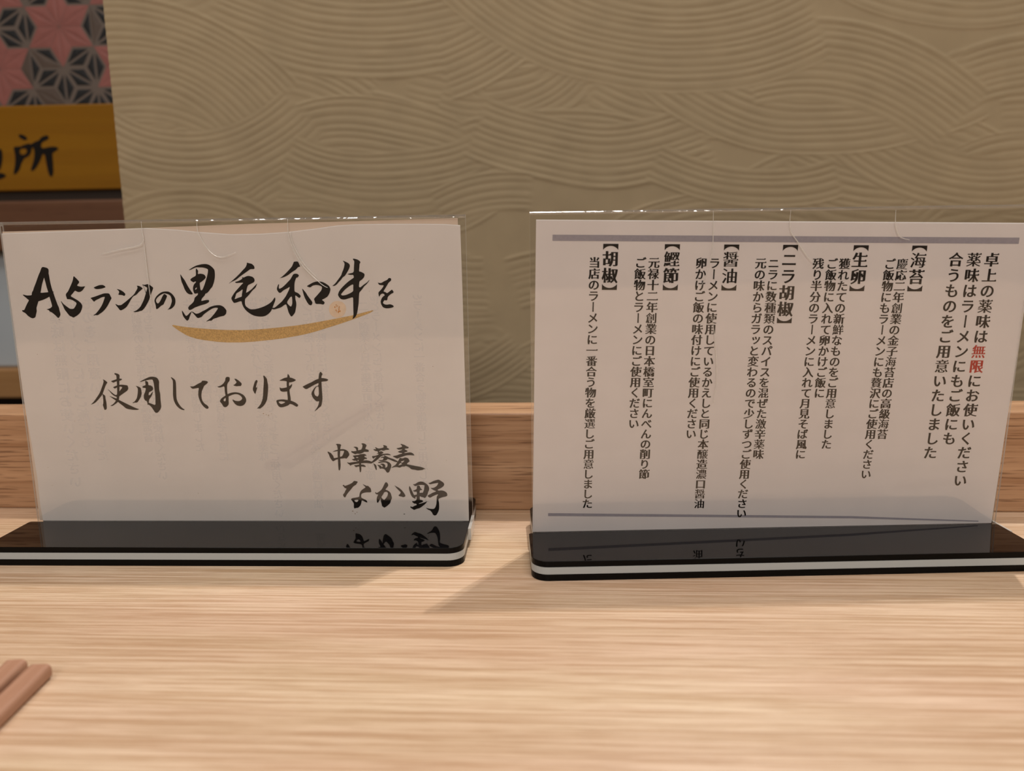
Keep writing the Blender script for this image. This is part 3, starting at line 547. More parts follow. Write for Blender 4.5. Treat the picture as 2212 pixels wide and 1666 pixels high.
    [[72.8,31.44,74.08,31.03,75.4,31.63,76.81,31.16,77.17,30.49,77.53,29.62,76.73,29.16,75.92,28.23,77.85,27.89,79.91,27.42,81.97,27.08,83.64,26.6,84.98,25.87,84.01,25.8,83.6,25.4,81.13,25.14,79.58,25.54,78.16,25.68,77.03,26.75,75.49,27.43,74.83,27.03,73.92,27.16,72.6,26.5,71.31,26.9,70.01,26.84,68.42,26.31,69.37,27.17,70.71,27.97,71.68,29.44,72.37,30.5],[73.11,29.44,74.03,29.83,75.08,30.16,74.26,29.17,73.8,28.9],[71.86,27.57,72.95,28.9,73.59,28.63,73.71,28.23,72.65,27.83]]],
  'name': [
    [[44.64,17.78,45.32,18.26,45.67,17.51,46.94,17.92,48.42,18.52,49.64,19.26,50.34,20.14,52.22,19.73,51.58,18.72,51.29,18.18,50.35,17.64,49.66,17.1,48.82,16.02,47.98,15.07,47.14,14.12,46.43,13.17,45.99,12.35,45.63,11.74,45.05,12.01,44.69,12.76,44.66,13.31,45.43,14.12,45.88,15.21,46.59,16.22,45.56,16.56,45.2,17.24]],
    [[54.33,18.51,55.1,18.17,56.38,17.5,56.91,17.7,58.28,16.28,58.31,15.33,58.47,14.72,57.93,14.31,56.22,14.38,54.77,14.11,53.69,13.64,53.38,12.75,53.46,11.67,54.74,10.98,55.9,10.44,56.31,9.35,55.97,9.21,54.69,9.89,53.6,10.44,53.34,9.21,53.02,8.12,52.45,7.3,51.49,6.55,50.7,6.55,49.76,6.21,49.54,7.17,49.69,8.81,49.02,9.9,48.29,10.99,49.11,11.53,50.7,11.74,52.43,12.07,52.62,13.16,52.94,14.38,53.51,15.2,54.33,15.94,55.82,16.82,55.07,17.63],[49.84,10.44,51.18,10.71,52.02,10.58,51.8,10.03,51.24,9.49,50.46,9.62]],
    [[65.37,19.31,66.09,19.37,66.76,18.29,66.66,17.48,65.9,16.54,65.2,15.66,66.37,15.32,67.63,14.23,67.97,13.01,68.3,11.52,67.59,10.16,67.42,9.21,66.45,8.12,65.23,7.16,64.28,6.62,63.9,7.03,63.26,7.44,63.06,8.8,62.74,10.3,62.65,11.39,62.36,10.71,61.79,9.76,61.3,9.01,60.86,9.48,60.81,11.39,61.26,12.48,61.69,13.29,60.9,13.29,60.27,13.83,60.23,14.38,60.5,14.51,60.93,13.97,62.01,14.58,63.37,15.66,64.08,16.81,64.8,18.3],[65.42,14.64,64.62,14.37,64.05,13.29,63.07,11.93,63.69,11.12,64.45,10.5,65.28,11.39,66.12,12.61,66.44,13.83,66.07,14.51]],
    [[69.65,17.77,70.04,17.63,70.69,17.22,71.74,16.66,72.77,15.83,73.66,14.73,74.42,13.62,74.84,12.51,74.36,12.1,73.55,11.89,72.89,12.24,71.96,12.31,71.31,12.86,72.14,13.48,72.64,14.31,71.81,15.14,70.91,16.11,70.28,16.94]],
    [[76.91,17.62,77.22,17.07,77.72,15.97,78.2,14.72,78.69,13.48,79,12.92,80.55,13.34,82.32,14.23,83.11,14.03,83.69,15.27,84.01,16.92,84.18,17.89,82.59,18.03,81.52,17.96,80.58,17.68,79.63,17.34,79.12,17.76,78.47,18.31,79.67,18.44,80.77,19.27,81.98,19.71,83.31,19.65,84.75,18.85,85.9,17.75,86.27,16.78,86.3,15.68,85.8,14.58,85.35,13.19,84.78,12.23,84.09,11.4,83.44,11.81,82.51,11.95,81.72,12.37,80.52,12.51,79.43,11.82,79.67,10.98,79.14,11.26,78.35,11.68,77.71,12.37,77.1,13.89,76.64,15.83,76.61,16.66]],
    [[80.44,17.62,81.65,17.75,82.02,17.06,82.13,16.37,83.17,15.61,81.69,15.27,81.71,13.89,81.65,12.23,81.59,10.71,82.46,10.57,83.37,10.01,82.82,9.46,81.33,8.9,80.91,8.48,82.94,9.04,84.83,9.73,85.24,10.08,84.82,9.32,83.98,8.34,82.74,7.37,81.37,6.4,80.02,6.12,78.66,5.49,78.14,5.84,76.83,6.82,76.99,7.37,77.91,6.96,79.01,7.65,80.09,8,79.72,8.76,79.04,8.62,77.87,9.46,78.03,10.08,78.82,9.87,80.05,10.57,80.11,12.23,80.3,13.61,80.27,14.72,79.26,14.58,78.35,15.14,79.43,15.48,80.39,16.1]],
    [[85.81,18.98,86.75,19.05,88.37,19.94,89.71,20.35,90.92,20.69,91.96,20.07,93.13,19.25,93.63,18.29,93.2,17.32,92.11,16.5,91.03,15.95,90.23,15.67,90.74,15.12,92.21,15.33,93.53,14.98,94.7,14.15,94.99,12.77,94.25,12.22,92.77,11.94,91.7,11.6,90.61,11.05,90.58,10.15,90.82,9.18,90.83,7.37,90.72,5.84,90.13,4.31,89.29,2.91,88.34,2.7,87.56,3.33,87.38,4.03,86.42,5.28,85.36,5.7,84.19,6.68,85.12,6.4,86.58,6.05,88.32,6.05,89.01,6.95,89.54,8.62,89.66,10.56,89.78,12.22,90.69,13.47,89.07,12.92,87.99,12.36,86.63,11.6,85.84,11.95,85.27,12.64,86.28,13.19,87.78,14.09,89.13,14.57,89.67,14.92,88.62,15.26,87.57,15.95,86.79,16.51,88.39,16.5,90.02,17.47,90.87,19.11,89.26,18.77,87.93,18.57,86.85,18.23]],
    [[73.35,3.4,73.9,3.78,74.31,3.26,73.95,3.33]]],
}
GOLD = [-31.91,95.78,-26.1,94.64,-18.5,93.81,-7.64,92.95,3.47,92.73,16.36,93.56,29.89,94.93,43.62,97.22,54.69,99.24,59.9,100.57,64.01,101.47,62.02,100.12,54.6,97.44,48.91,95.58,43.44,93.93,35.74,91.65,29.59,90.21,18.17,88.38,3.03,87.02,-8.12,87.12,-18.96,88.59,-24.3,90.3,-28.45,92.94]
STAIN = [47.11,105.79,49.23,105.34,50.65,103.84,50.97,101.94,50.22,99.82,48.63,98.35,46.46,97.95,44.35,98.61,43.14,100.11,42.83,102.24,43.59,104.14,45.16,105.39]
CORE = [46.84,104.73,47.46,104.3,47.82,103.03,48.41,102.18,48.12,100.7,47.22,100.07,46.33,99.44,45.74,100.51,46.23,101.57,45.66,102.84,46.35,103.68]
TOP_EDGE = [-108.56,137.86,-94.51,138.27,-68.36,138.71,-38.92,139.4,-25.26,138.47,-15.09,137.28,0.2,136.02,12.99,136.03,25.99,136.66,38.55,137.9,48.75,139.17,57.6,139.55,69.97,139.54,84.81,139.33,97.3,139.03,104.35,138.42]
SIGN = [
  [[-433.5,240.9,-430.5,240.3,-428.3,238.5,-428.7,237.4,-430.8,238.0,-433.0,239.5]],
  [[-439.5,230.5,-433.7,230.4,-431.0,231.8,-425.3,233.1,-424.8,230.2,-426.6,225.7,-428.8,223.5,-432.9,222.1,-436.0,217.9,-438.6,212.2,-442.9,207.9,-441.5,211.7,-439.8,217.4,-439.0,223.1,-439.3,227.7],[-433.6,228.7,-429.9,228.6,-430.6,225.8,-433.2,225.0,-434.5,226.4]],
  [[-421.6,233.6,-418.7,234.7,-415.5,235.7,-413.6,238.2,-409.1,239.6,-408.1,238.4,-410.1,237.0,-413.9,235.7,-416.1,233.5,-416.5,230.1,-413.7,228.3,-408.0,229.6,-403.1,229.8,-400.7,228.9,-403.3,227.5,-406.6,225.9,-407.1,222.4,-407.2,216.7,-408.0,208.1,-409.5,205.6,-410.5,209.6,-411.2,216.8,-411.5,223.7,-413.1,225.7,-415.9,224.9,-418.5,219.8,-422.3,214.2,-426.5,210.5,-424.7,214.2,-422.1,219.9,-420.8,225.6,-421.3,230.7]],
  [[-426.1,231.4,-420.9,233.6,-421.1,232.1,-424.8,230.2]],
  [[-458.0,228.6,-453.0,229.1,-452.8,224.5,-454.3,217.7,-456.5,212.5,-457.7,213.4,-455.6,223.4,-458.4,225.8]],
  [[-465.9,207.5,-456.5,208.5,-451.7,206.9,-455.1,205.0,-460.2,204.2,-466.4,204.6]],
]

# ------------------------------------------------------------------ printed letters
def glyph_contours(ch):
    cu = bpy.data.curves.new('tmp', 'FONT')
    cu.body = ch
    o = bpy.data.objects.new('tmp', cu)
    col.objects.link(o)
    c = o.to_curve(bpy.context.evaluated_depsgraph_get())
    res = []
    for s in c.splines:
        bp = s.bezier_points
        n = len(bp)
        pts = []
        for i in range(n):
            a, b = bp[i], bp[(i + 1) % n]
            p0, p1, p2, p3 = a.co, a.handle_right, b.handle_left, b.co
            d = p3 - p0
            L = max(d.length, 1e-9)
            dev = max(abs((p1 - p0).cross(d).z), abs((p2 - p0).cross(d).z)) / L
            k = 1 if dev < 0.004 else (4 if L < 0.3 else 7)
            for j in range(k):
                t = j / k
                q = p0 * (1 - t) ** 3 + p1 * 3 * t * (1 - t) ** 2 + p2 * 3 * t * t * (1 - t) + p3 * t ** 3
                pts.append((q.x, q.y))
        cl = []
        for p in pts:
            if not cl or math.hypot(p[0] - cl[-1][0], p[1] - cl[-1][1]) > 1e-4:
                cl.append(p)
        if len(cl) > 2:
            res.append(cl)
    o.to_curve_clear()
    bpy.data.objects.remove(o)
    bpy.data.curves.remove(cu)
    return res


def mincho(contours, dx, dy, serif, lim=0.05):
    """thick uprights, thin levels and a small triangle at the right end of a level stroke"""
    big = max(contours, key=lambda c: abs(signed_area(c)))
    sgn = 1 if signed_area(big) > 0 else -1
    out = []
    for c in contours:
        n = len(c)
        edges = []
        for i in range(n):
            a, b = c[i], c[(i + 1) % n]
            ex, ey = b[0] - a[0], b[1] - a[1]
            L = math.hypot(ex, ey)
            nx, ny = ey / L * sgn, -ex / L * sgn        # away from the ink
            edges.append((ex / L, ey / L, nx, ny, dx * nx * nx + dy * ny * ny, L))
        new = []
        for i in range(n):
            e0, e1 = edges[i - 1], edges[i]
            p = c[i]
            det = e0[2] * e1[3] - e0[3] * e1[2]
            if abs(det) < 0.25:
                ox = (e0[2] * e0[4] + e1[2] * e1[4]) / 2
                oy = (e0[3] * e0[4] + e1[3] * e1[4]) / 2
            else:
                ox = (e0[4] * e1[3] - e1[4] * e0[3]) / det
                oy = (e0[2] * e1[4] - e1[2] * e0[4]) / det
            m = math.hypot(ox, oy)
            if m > lim:
                ox, oy = ox * lim / m, oy * lim / m
            new.append((p[0] + ox, p[1] + oy))
        if serif:
            ins = []
            for i in range(n):
                e = edges[i]
                pr, nx_ = edges[i - 1], edges[(i + 1) % n]
                cap = e[5] < 0.1 and e[2] > 0.94 and abs(pr[1]) < 0.2 and abs(nx_[1]) < 0.2 and pr[5] > 0.16 and nx_[5] > 0.1
                if cap:
                    a, b = new[i], new[(i + 1) % n]
                    if a[1] > b[1]:          # going down: a is the top corner
                        ins.append((i, [(a[0] - 0.115, a[1]), (a[0] - 0.045, a[1] + 0.062), (a[0] + 0.012, a[1] + 0.004)], True))
                    else:
                        ins.append(((i + 1) % n, [(b[0] + 0.012, b[1] + 0.004), (b[0] - 0.045, b[1] + 0.062), (b[0] - 0.115, b[1])], True))
            rep = {i: pts for i, pts, _ in ins}
            fin = []
            for i, p in enumerate(new):
                fin += rep.get(i, [p])
            new = fin
        out.append(new)
    return out


GLYPH = {}


def glyph(ch):
    if ch in GLYPH:
        return GLYPH[ch]
    cs = glyph_contours(ch)
    code = ord(ch)
    kana = 0x3040 <= code <= 0x30ff
    if ch in '【】':
        pass
    elif kana:
        cs = mincho(cs, 0.030, 0.011, False)
    else:
        dense = len(cs) > 7
        cs = mincho(cs, 0.027 if dense else 0.042, -0.006 if dense else -0.002, True)
    v, f = fill_2d(cs, False)
    v = [(x - 0.5, y - 0.38) for x, y in v]
    if ch in '【】':
        v = [(y, -x) for x, y in v]
    elif ch == 'ー':
        v = [(-y * 1.0, x) for x, y in v]
    elif ch in 'ッ':
        v = [(x + 0.1, y + 0.1) for x, y in v]
    if f:
        def ar(t):
            return sum(v[t[i]][0] * v[t[(i + 1) % len(t)]][1] - v[t[(i + 1) % len(t)]][0] * v[t[i]][1] for i in range(len(t)))
        f = [t if ar(t) > 0 else tuple(reversed(t)) for t in f]
    GLYPH[ch] = (v, f)
    return GLYPH[ch]


def column_vf(text, x, y, pitch, em, first=None):
    """vertical line of text in sheet millimetres: x = column centre, y = centre of the first character"""
    V, F, K = [], [], []
    for i, ch in enumerate(text):
        v, f = glyph(ch)
        o = len(V)
        cy = y - i * pitch
        V += [(x + a * em, cy + b * em) for a, b in v]
        F += [tuple(o + k for k in t) for t in f]
        K += [i] * len(f)
    return V, F, K


# ------------------------------------------------------------------ the acrylic sign stands
PANEL_W, PANEL_H = 213.6, 143.5
BASE_T = 8.74


def front_slab(x0, x1, y0, y1, r):
    """base outline: rounded towards the front, nearly square behind"""
    pts = []
    for cx, cy, a0, q in ((x1 - 1, y1 - 1, 0, 1), (x0 + 1, y1 - 1, 90, 1), (x0 + r, y0 + r, 180, r), (x1 - r, y0 + r, 270, r)):
        for i in range(9):
            a = math.radians(a0 + 90 * i / 8)
            pts.append((cx + q * math.cos(a), cy + q * math.sin(a)))
    return pts


def make_stand(loc, rz, lean, shift, label):
    root = thing('acrylic_sign_stand', label, 'sign stand', (loc[0] * MM, loc[1] * MM, 0), rz, 'acrylic sign stands on the counter')
    cl, sl = math.cos(lean), math.sin(lean)

    def P(u, v, d):
        """panel coordinates (mm): u right, v up from the base top, d depth behind the front face"""
        return (u * MM, (d * cl - v * sl) * MM, (BASE_T + v * cl + d * sl) * MM)

    # base: black, white and black acrylic slabs glued together
    e0, e1 = shift - 108.04, shift + 108.04
    outs = [front_slab(e0, e1, -32.2, 0.0, 7.0), rounded_rect(-106.6, e1, 0.05, 37.0, 5.0)]
    V, F, V2, F2 = [], [], [], []
    for oo in outs:
        oo = [(x * MM, y * MM) for x, y in oo]
        for z0, z1 in ((0.0, 3.0), (6.1, BASE_T)):
            v, f = slab_vf(oo, z0 * MM, z1 * MM, len(V), 0.12 * MM)
            V += v
            F += f
        v, f = slab_vf(oo, 3.0 * MM, 6.1 * MM, len(V2))
        V2 += v
        F2 += f
    base = obj('base', V, F, [M['black'], M['black_cut']], root, [0 if len(f) > 4 else 1 for f in F])
    base['label'] = 'glossy black base slabs'
    wl = obj('white_layer', V2, F2, M['white'], base)
    wl['label'] = 'white middle layer of the base'

    # folded clear panel: front sheet, back sheet, rounded fold along the top
    h = PANEL_W / 2
    T, W, rr = 2.8, 1.0, 1.4
    prof = [(0, 0.05), (0, PANEL_H - rr)]
    prof += [(rr - rr * math.cos(math.pi * k / 10), PANEL_H - rr + rr * math.sin(math.pi * k / 10)) for k in range(1, 10)]
    prof += [(T, PANEL_H - rr), (T, 0.05), (T - W, 0.05), (T - W, PANEL_H - 1.9), (W, PANEL_H - 1.9), (W, 0.05)]
    n = len(prof)
    V = [P(-h, b, a) for a, b in prof] + [P(h, b, a) for a, b in prof]
    F, mi = [], []
    for i in range(n):
        j = (i + 1) % n
        F.append((i, i + n, j + n, j))
        zmid = (prof[i][1] + prof[j][1]) / 2
        mi.append(2 if (zmid > PANEL_H - 1.95) else 0)
    F.append(tuple(range(n)))
    F.append(tuple(reversed(range(n, 2 * n))))
    mi += [1, 1]
    panel = obj('acrylic_panel', V, F, [M['clear'], M['edge'], M['fold']], root, mi)
    panel['label'] = 'clear folded acrylic panel'
    bm = bmesh.new()
    bm.from_mesh(panel.data)
    bmesh.ops.recalc_face_normals(bm, faces=bm.faces)
    bm.to_mesh(panel.data)
    bm.free()
    # clear foot of the panel showing past the end of the base
    e = 108.04 + shift
    x0, x1 = (e + 0.05, max(e + 1.0, h))
    v, f = box_vf(x0 * MM, x1 * MM, -9 * MM, 9 * MM, 3.2 * MM, BASE_T * MM)
    foot = obj('clear_foot', v, f, M['edge'], root)
    foot['label'] = 'clear acrylic foot tab'
    return root, panel, P


def sheet(name, outline, d0, d1, P, mat, parent, specks=(), lip=()):
    """thin paper with the given front outline (counter-clockwise, panel mm)"""
    v, f = fill_2d([outline])
    n = len(v)
    V = [P(u, w, d0) for u, w in v] + [P(u, w, d1) for u, w in v]
    F = list(f) + [tuple(n + k for k in reversed(t)) for t in f]
    # rim: outline ring with its own vertices
    o = len(V)
    m = len(outline)
    V += [P(u, w, d0) for u, w in outline] + [P(u, w, d1) for u, w in outline]
    F += [(o + i, o + m + i, o + m + (i + 1) % m, o + (i + 1) % m) for i in range(m)]
    mi = [0] * len(F)
    for a, b in zip(lip[:-1], lip[1:]):      # the upper edge of the paper curls back a little
        o = len(V)
        V += [P(a[0], a[1] - 0.05, d0 - 0.01), P(b[0], b[1] - 0.05, d0 - 0.01), P(b[0], b[1] + 0.42, d0 + 0.26), P(a[0], a[1] + 0.42, d0 + 0.26)]
        F.append((o, o + 1, o + 2, o + 3))
        mi.append(0)
    for ring in specks:            # dirt flecks, part of the paper
        o = len(V)
        V += [P(a, b, d0 - 0.03) for a, b in ring]
        F.append(tuple(o + i for i in range(len(ring))))
        mi.append(1)
    return obj(name, V, F, mat, parent, mi)


def marks(name, v, f, d, P, mat, parent, idx=None):
    return obj(name, [P(u, w, d) for u, w in v], f, mat, parent, idx)


def crease(path, P, panel, r=0.22):
    p = smooth_path(path)
    n = len(p)
    v, f = tube([P(u, w, -0.03) for u, w in p], [r * MM * (0.35 + 0.65 * math.sin(math.pi * (i + 0.5) / n)) for i in range(n)])
    return obj('crease', v, f, M['crease'], panel, None, True)


# ---- left stand: handwritten notice
root, panel, P = make_stand((-126.4485, 349.974), -0.0431, -0.0045, -2.65,
                            'clear acrylic sign stand holding a notice handwritten in black brush strokes')
T_ = pairs(TOP_EDGE)
T_[0] = (-106.9, 138.0)
right_edge = [(104.9, 0.06), (104.95, 20), (104.75, 60), (104.6, 110)]
left_edge = [(-106.9, 110), (-106.7, 60), (-105.6, 38), (-105.0, 22), (-105.3, 8), (-104.9, 0.06)]
rs0 = random.Random(4)
fl = []
for cx, cy, r in ((8.9, 53.2, .35), (11.2, 52.3, .3), (10.1, 52.6, .25), (12.6, 53.0, .2), (49.0, 4.9, .4), (50.0, 3.6, .35), (51.0, 4.4, .25), (-97.2, 82.3, .22), (-92, 88, .15),
                  (-68, 71, .14), (-14, 89, .15), (62, 110, .15), (90, 75, .2), (83, 124, .16), (-60, 96, .13), (-30, 120, .12), (36, 73, .16), (-83, 50, .2), (-99, 27, .18), (-98, 18, .16),
                  (-26, 14, .2), (95, 30, .15), (70, 60, .13), (-50, 110, .13), (58, 82, .14), (59, 86, .16)):
    ring = [(cx + r * rs0.uniform(0.5, 1.3) * math.cos(a), cy + r * rs0.uniform(0.4, 1.1) * math.sin(a)) for a in [2 * math.pi * i / 6 for i in range(6)]]
    fl.append(ring)
front = sheet('notice_paper', right_edge + list(reversed(T_)) + left_edge, 1.12, 1.24, P, [M['paper_left'], M['fleck']], root, fl, T_)
front['label'] = 'off-white handwritten notice'
back = sheet('backing_sheet', [(-106.7, 0.06), (103.6, 0.06), (103.3, 142.0), (46.0, 141.2), (13.4, 141.0), (-38.9, 139.8), (-106.7, 139.2)], 1.4, 1.52, P, M['back_paper'], root)
back['label'] = 'browned second sheet behind the notice'
for nm, key, lab in (('brush_lettering', 'rank', 'large black brush writing, top line'), ('brush_lettering', 'use', 'black brush writing, second line'),
                     ('brush_lettering', 'noodle', 'small black brush writing'), ('brush_lettering', 'name', 'black brush writing, bottom line')):
    V, F = [], []
    for k, st in enumerate(INK[key]):
        v, f = fill_2d([chaikin(pairs(c)) for c in st])
        o = len(V)
        V += [P(a, b, 1.06 - 0.0008 * k) for a, b in v]
        F += [tuple(o + i for i in t) for t in f]
    obj(nm, V, F, M['ink'], front)['label'] = lab
v, f = fill_2d([chaikin(pairs(GOLD))])
marks('brush_stroke', v, f, 1.085, P, M['gold'], front)['label'] = 'curved gold underline stroke'
v, f = fill_2d([chaikin(pairs(STAIN), 2)])
st = marks('stain', v, f, 1.098, P, M['stain'], front)
st['label'] = 'round pale orange stain'
V, F = [], []
rs = random.Random(3)
for k in range(16):
    cx, cy = 46.9 + rs.gauss(0, 0.55), 102.0 + rs.gauss(0, 1.15)
    r = rs.uniform(0.16, 0.42)
    ring = [(cx + r * rs.uniform(0.6, 1.2) * math.cos(a), cy + r * rs.uniform(0.6, 1.3) * math.sin(a)) for a in [2 * math.pi * i / 7 for i in range(7)]]
    o = len(V)
    V += [P(a, b, 1.09 - 0.0006 * k) for a, b in ring]
    F.append(tuple(o + i for i in range(7)))
obj('stain', V, F, M['core'], front)['label'] = 'rust-brown specks in the stain'
for path in ([(-40.4, 142.6), (-40.5, 138), (-40.3, 134.8), (-42.5, 132.0), (-52, 130.2), (-60.7, 128.4)],
             [(-14.7, 142.6), (-14.6, 137.3), (-10.6, 129.6), (-5.5, 126.2), (2.1, 128.3)],
             [(26.8, 142.6), (27.0, 134.2), (31.6, 122.8), (39.5, 114.3), (43.2, 111.8)],
             [(27.4, 137), (28.8, 131), (33.0, 122.6), (38.5, 116.5)],
             [(-40.3, 134.8), (-40.0, 120), (-39.4, 104)]):
    crease(path, P, panel)
LEFT_P, LEFT_FRONT = P, front

# ---- right stand: printed condiment guide
root, panel, P = make_stand((115.154, 331.134), 0.0137, 0.0397, -0.37,
                            'clear acrylic sign stand holding a sheet printed with dense vertical columns')
TILT = -0.02


def Q(x, y):
    """the sheet sits slightly turned in its holder"""
    return (x * math.cos(TILT) - y * math.sin(TILT), x * math.sin(TILT) + y * math.cos(TILT))


def PS(x, y, d):
    u, v = Q(x, y)
    return P(u, v, d)


# the hidden lower rim follows the base top
cut = [(-106.7, -2.06), (105.6, 2.18), (105.6, 137.5), (-106.9, 137.6)]
paper = sheet('printed_sheet', cut, 1.12, 1.24, PS, M['paper'], root, (), [(-106.9, 137.6), (105.6, 137.5)])
paper['label'] = 'off-white printed sheet'
INTRO = (('卓上の薬味は無限にお使いください', 88.2), ('薬味はラーメンにもご飯にも', 80.5), ('合うものをご用意いたしました', 72.7))
HEADS = (('【海苔】', 56.5), ('【生卵】', 31.4), ('【ニラ胡椒】', 1.2), ('【醤油】', -23.9), ('【鰹節】', -49.1), ('【胡椒】', -75.2))
BODY = (('慶応二年創業の金子海苔店の高級海苔', 49.8), ('ご飯物にもラーメンにも贅沢にご使用ください', 44.5),
        ('獲れたての新鮮なものをご用意しました', 25.0), ('ご飯物に入れて卵かけご飯に', 19.6), ('残り半分のラーメンに入れて月見そば風に', 13.7),
        ('ニラに数種類のスパイスを混ぜた激辛薬味', -5.4), ('元の味からガラッと変わるので少しずつご使用ください', -11.0),
        ('ラーメンに使用しているかえしと同じ本醸造濃口醤油', -30.7), ('卵かけご飯の味付けにご使用ください', -36.4),
        ('元禄十二年創業の日本橋室町にんべんの削り節', -56.6), ('ご飯物とラーメンにご使用ください', -62.3),
        ('当店のラーメンに一番合う物を厳選しご用意しました', -81.9))
ghostV, ghostF = [], []


def ghost(v, f):
    o = len(ghostV)
    ghostV.extend((-x + 2.0, y - 3.0) for x, y in v)
    ghostF.extend(tuple(o + i for i in reversed(t)) for t in f)


for text, x in INTRO:
    v, f, k = column_vf(text, x, 122.4, 6.63, 6.35)
    idx = [1 if (text[i] in '無限') else 0 for i in k]
    marks('text_column', v, f, 1.06, PS, [M['print'], M['red']], paper, idx)['label'] = 'large print column' + (' with two red characters' if any(idx) else '')
    ghost(v, f)
for text, x in HEADS:
    v, f = [], []
    n = len(text)
    for i, ch in enumerate(text):
        cy = 122.0 - (i - 1) * 7.0 if 0 < i < n - 1 else (128.2 - 4.1 + 2.9 if i == 0 else 122.0 - (n - 2) * 7.0 - 0.15)
        gv, gf = glyph(ch)
        if ch in '【】':        # bracket: outer rim at the outer end of the cell
            ys = [q[1] for q in gv]
            sy = 2.5 / (max(ys) - min(ys))
            top = 128.2 if i == 0 else 122.0 - (n - 3) * 7.0 - 3.7
            gv = [(q[0] * 6.9, top + (q[1] - max(ys)) * sy) for q in gv]
        else:
            gv = [(q[0] * 6.9, cy + q[1] * 6.9) for q in gv]
        o = len(v)
        v += [(x + q[0], q[1]) for q in gv]
        f += [tuple(o + j for j in t) for t in gf]
    marks('heading', v, f, 1.06, PS, M['print'], paper)['label'] = 'bracketed bold heading'
for text, x in BODY:
    v, f, k = column_vf(text, x, 120.4, 4.725, 4.9)
    marks('text_column', v, f, 1.06, PS, M['print'], paper)
    ghost(v, f)
marks('rule_line', [(-99.9, 129.3), (98.8, 129.15), (98.8, 131.75), (-99.9, 131.85)], [(0, 1, 2, 3)], 1.075, PS, M['rule'], paper)['label'] = 'thick grey-violet rule'
marks('rule_line', [(-99.7, 5.75), (-40, 5.3), (40, 4.5), (99.4, 2.8), (99.4, 3.3), (40, 5.6), (-40, 6.5), (-99.7, 7.15)], [(0, 1, 6, 7), (1, 2, 5, 6), (2, 3, 4, 5)], 1.075, PS, M['rule'], paper)['label'] = 'thin grey-violet rule'
for path in ([(-30.1, 142.6), (-29.9, 136), (-29.8, 127), (-31.5, 118), (-34, 111)], [(-29, 100), (-26.6, 85), (-25.5, 70), (-26.5, 60)],
             [(2.4, 142.5), (2.7, 134.7), (6.5, 129), (11, 123), (14.5, 120)], [(46.7, 142), (47.2, 136), (49.5, 131), (54, 129.5)]):
    crease(path, P, panel, 0.19)
# show-through of the print on the back of the left notice
ok = [t for t in ghostF if all(ghostV[i][1] < 108 for i in t)]
used = sorted({i for t in ok for i in t})
rm = {i: k for k, i in enumerate(used)}
marks('show_through_print', [ghostV[i] for i in used], [tuple(rm[i] for i in t) for t in ok], 1.105, LEFT_P, M['ghost'], LEFT_FRONT)['label'] = 'faint reversed print showing through'

# ------------------------------------------------------------------ counter, ledge
YAW = -0.055
ct = thing('counter_table', 'pale ash wood counter table under the two sign stands', 'table', (0, 0, 0), YAW)
top = box('tabletop', (-0.85, 0.85, -0.55, 0.42, -0.03, 0.0), M['table'], ct, 0.0012)
for x in (-0.8, 0.8):
    for y in (-0.5, 0.37):
        box('leg', (x - 0.03, x + 0.03, y - 0.03, y + 0.03, -0.75, -0.0305), M['ledge'], ct)
lg = tag(box('counter_ledge', (-0.8, 0.8, 0.3845, 0.4125, 0.0, 0.0527), M['ledge'], None, 0.0009), 'raised oak ledge along the back of the counter behind the sign stands', 'ledge')
lg.rotation_euler = (0, 0, YAW)

# ------------------------------------------------------------------ plaster partition
random.seed(11)
rng = np.random.default_rng(5)
STEP = 0.85
wx0, wx1, wz0, wz1 = -255.5, 520.0, 20.0, 318.0
nx, nz = int((wx1 - wx0) / STEP) + 1, int((wz1 - wz0) / STEP) + 1
gx, gz = np.meshgrid(np.linspace(wx0, wx1, nx), np.linspace(wz0, wz1, nz))
# drawing units of the trowel pattern (x right, y down)
ix = 235 + (gx + 255.5) / 0.2815
iy = (293.5 - gz - (ix - 232) * 0.0084) / 0.2845
hh = np.zeros_like(gx)


def blur_noise(cells):
    a = rng.random((cells, cells * 2))
    yy = np.linspace(0, cells - 1.001, nz)
    xx = np.linspace(0, cells * 2 - 1.001, nx)
    y0, x0 = yy.astype(int), xx.astype(int)
    fy, fx = (yy - y0)[:, None], (xx - x0)[None, :]
    fy, fx = fy * fy * (3 - 2 * fy), fx * fx * (3 - 2 * fx)
    return (a[y0][:, x0] * (1 - fy) * (1 - fx) + a[y0 + 1][:, x0] * fy * (1 - fx) + a[y0][:, x0 + 1] * (1 - fy) * fx + a[y0 + 1][:, x0 + 1] * fy * fx)


n1, n2 = blur_noise(9), blur_noise(30)


def trowel(cx, cy, r0, r1, a0, a1, pitch=16.0, amp=0.36):
    """one comb stroke: ridges along an arc, overwriting what lies under it"""
    global hh
    dx, dy = ix - cx, iy - cy
    r = np.hypot(dx, dy) + (n1 - 0.5) * 14
    a = np.degrees(np.arctan2(dy, dx))
    mid = (a0 + a1) / 2
    a = (a - mid + 180) % 360 - 180 + mid
    soft = 2.2
    m = np.clip((r - r0) / 5, 0, 1) * np.clip((r1 - r) / 5, 0, 1) * np.clip((a - a0) / soft, 0, 1) * np.clip((a1 - a) / soft, 0, 1)
    t = (r - r0) / pitch
    ph = t + 0.10 * np.sin(t * 1.7 + cx)
    saw = 1 - (0.5 + 0.5 * np.cos(2 * np.pi * ph)) ** 2.2
    lev = 0.5 + 0.5 * np.sin(np.floor(ph) * 2.3 + cy)
    prof = amp * (saw * (0.45 + 0.55 * n2) + 0.18 * lev)
    rim = 0.16 * np.exp(-((r - r1 + 6) / 5) ** 2)
    hh = hh * (1 - m) + (prof + rim) * m


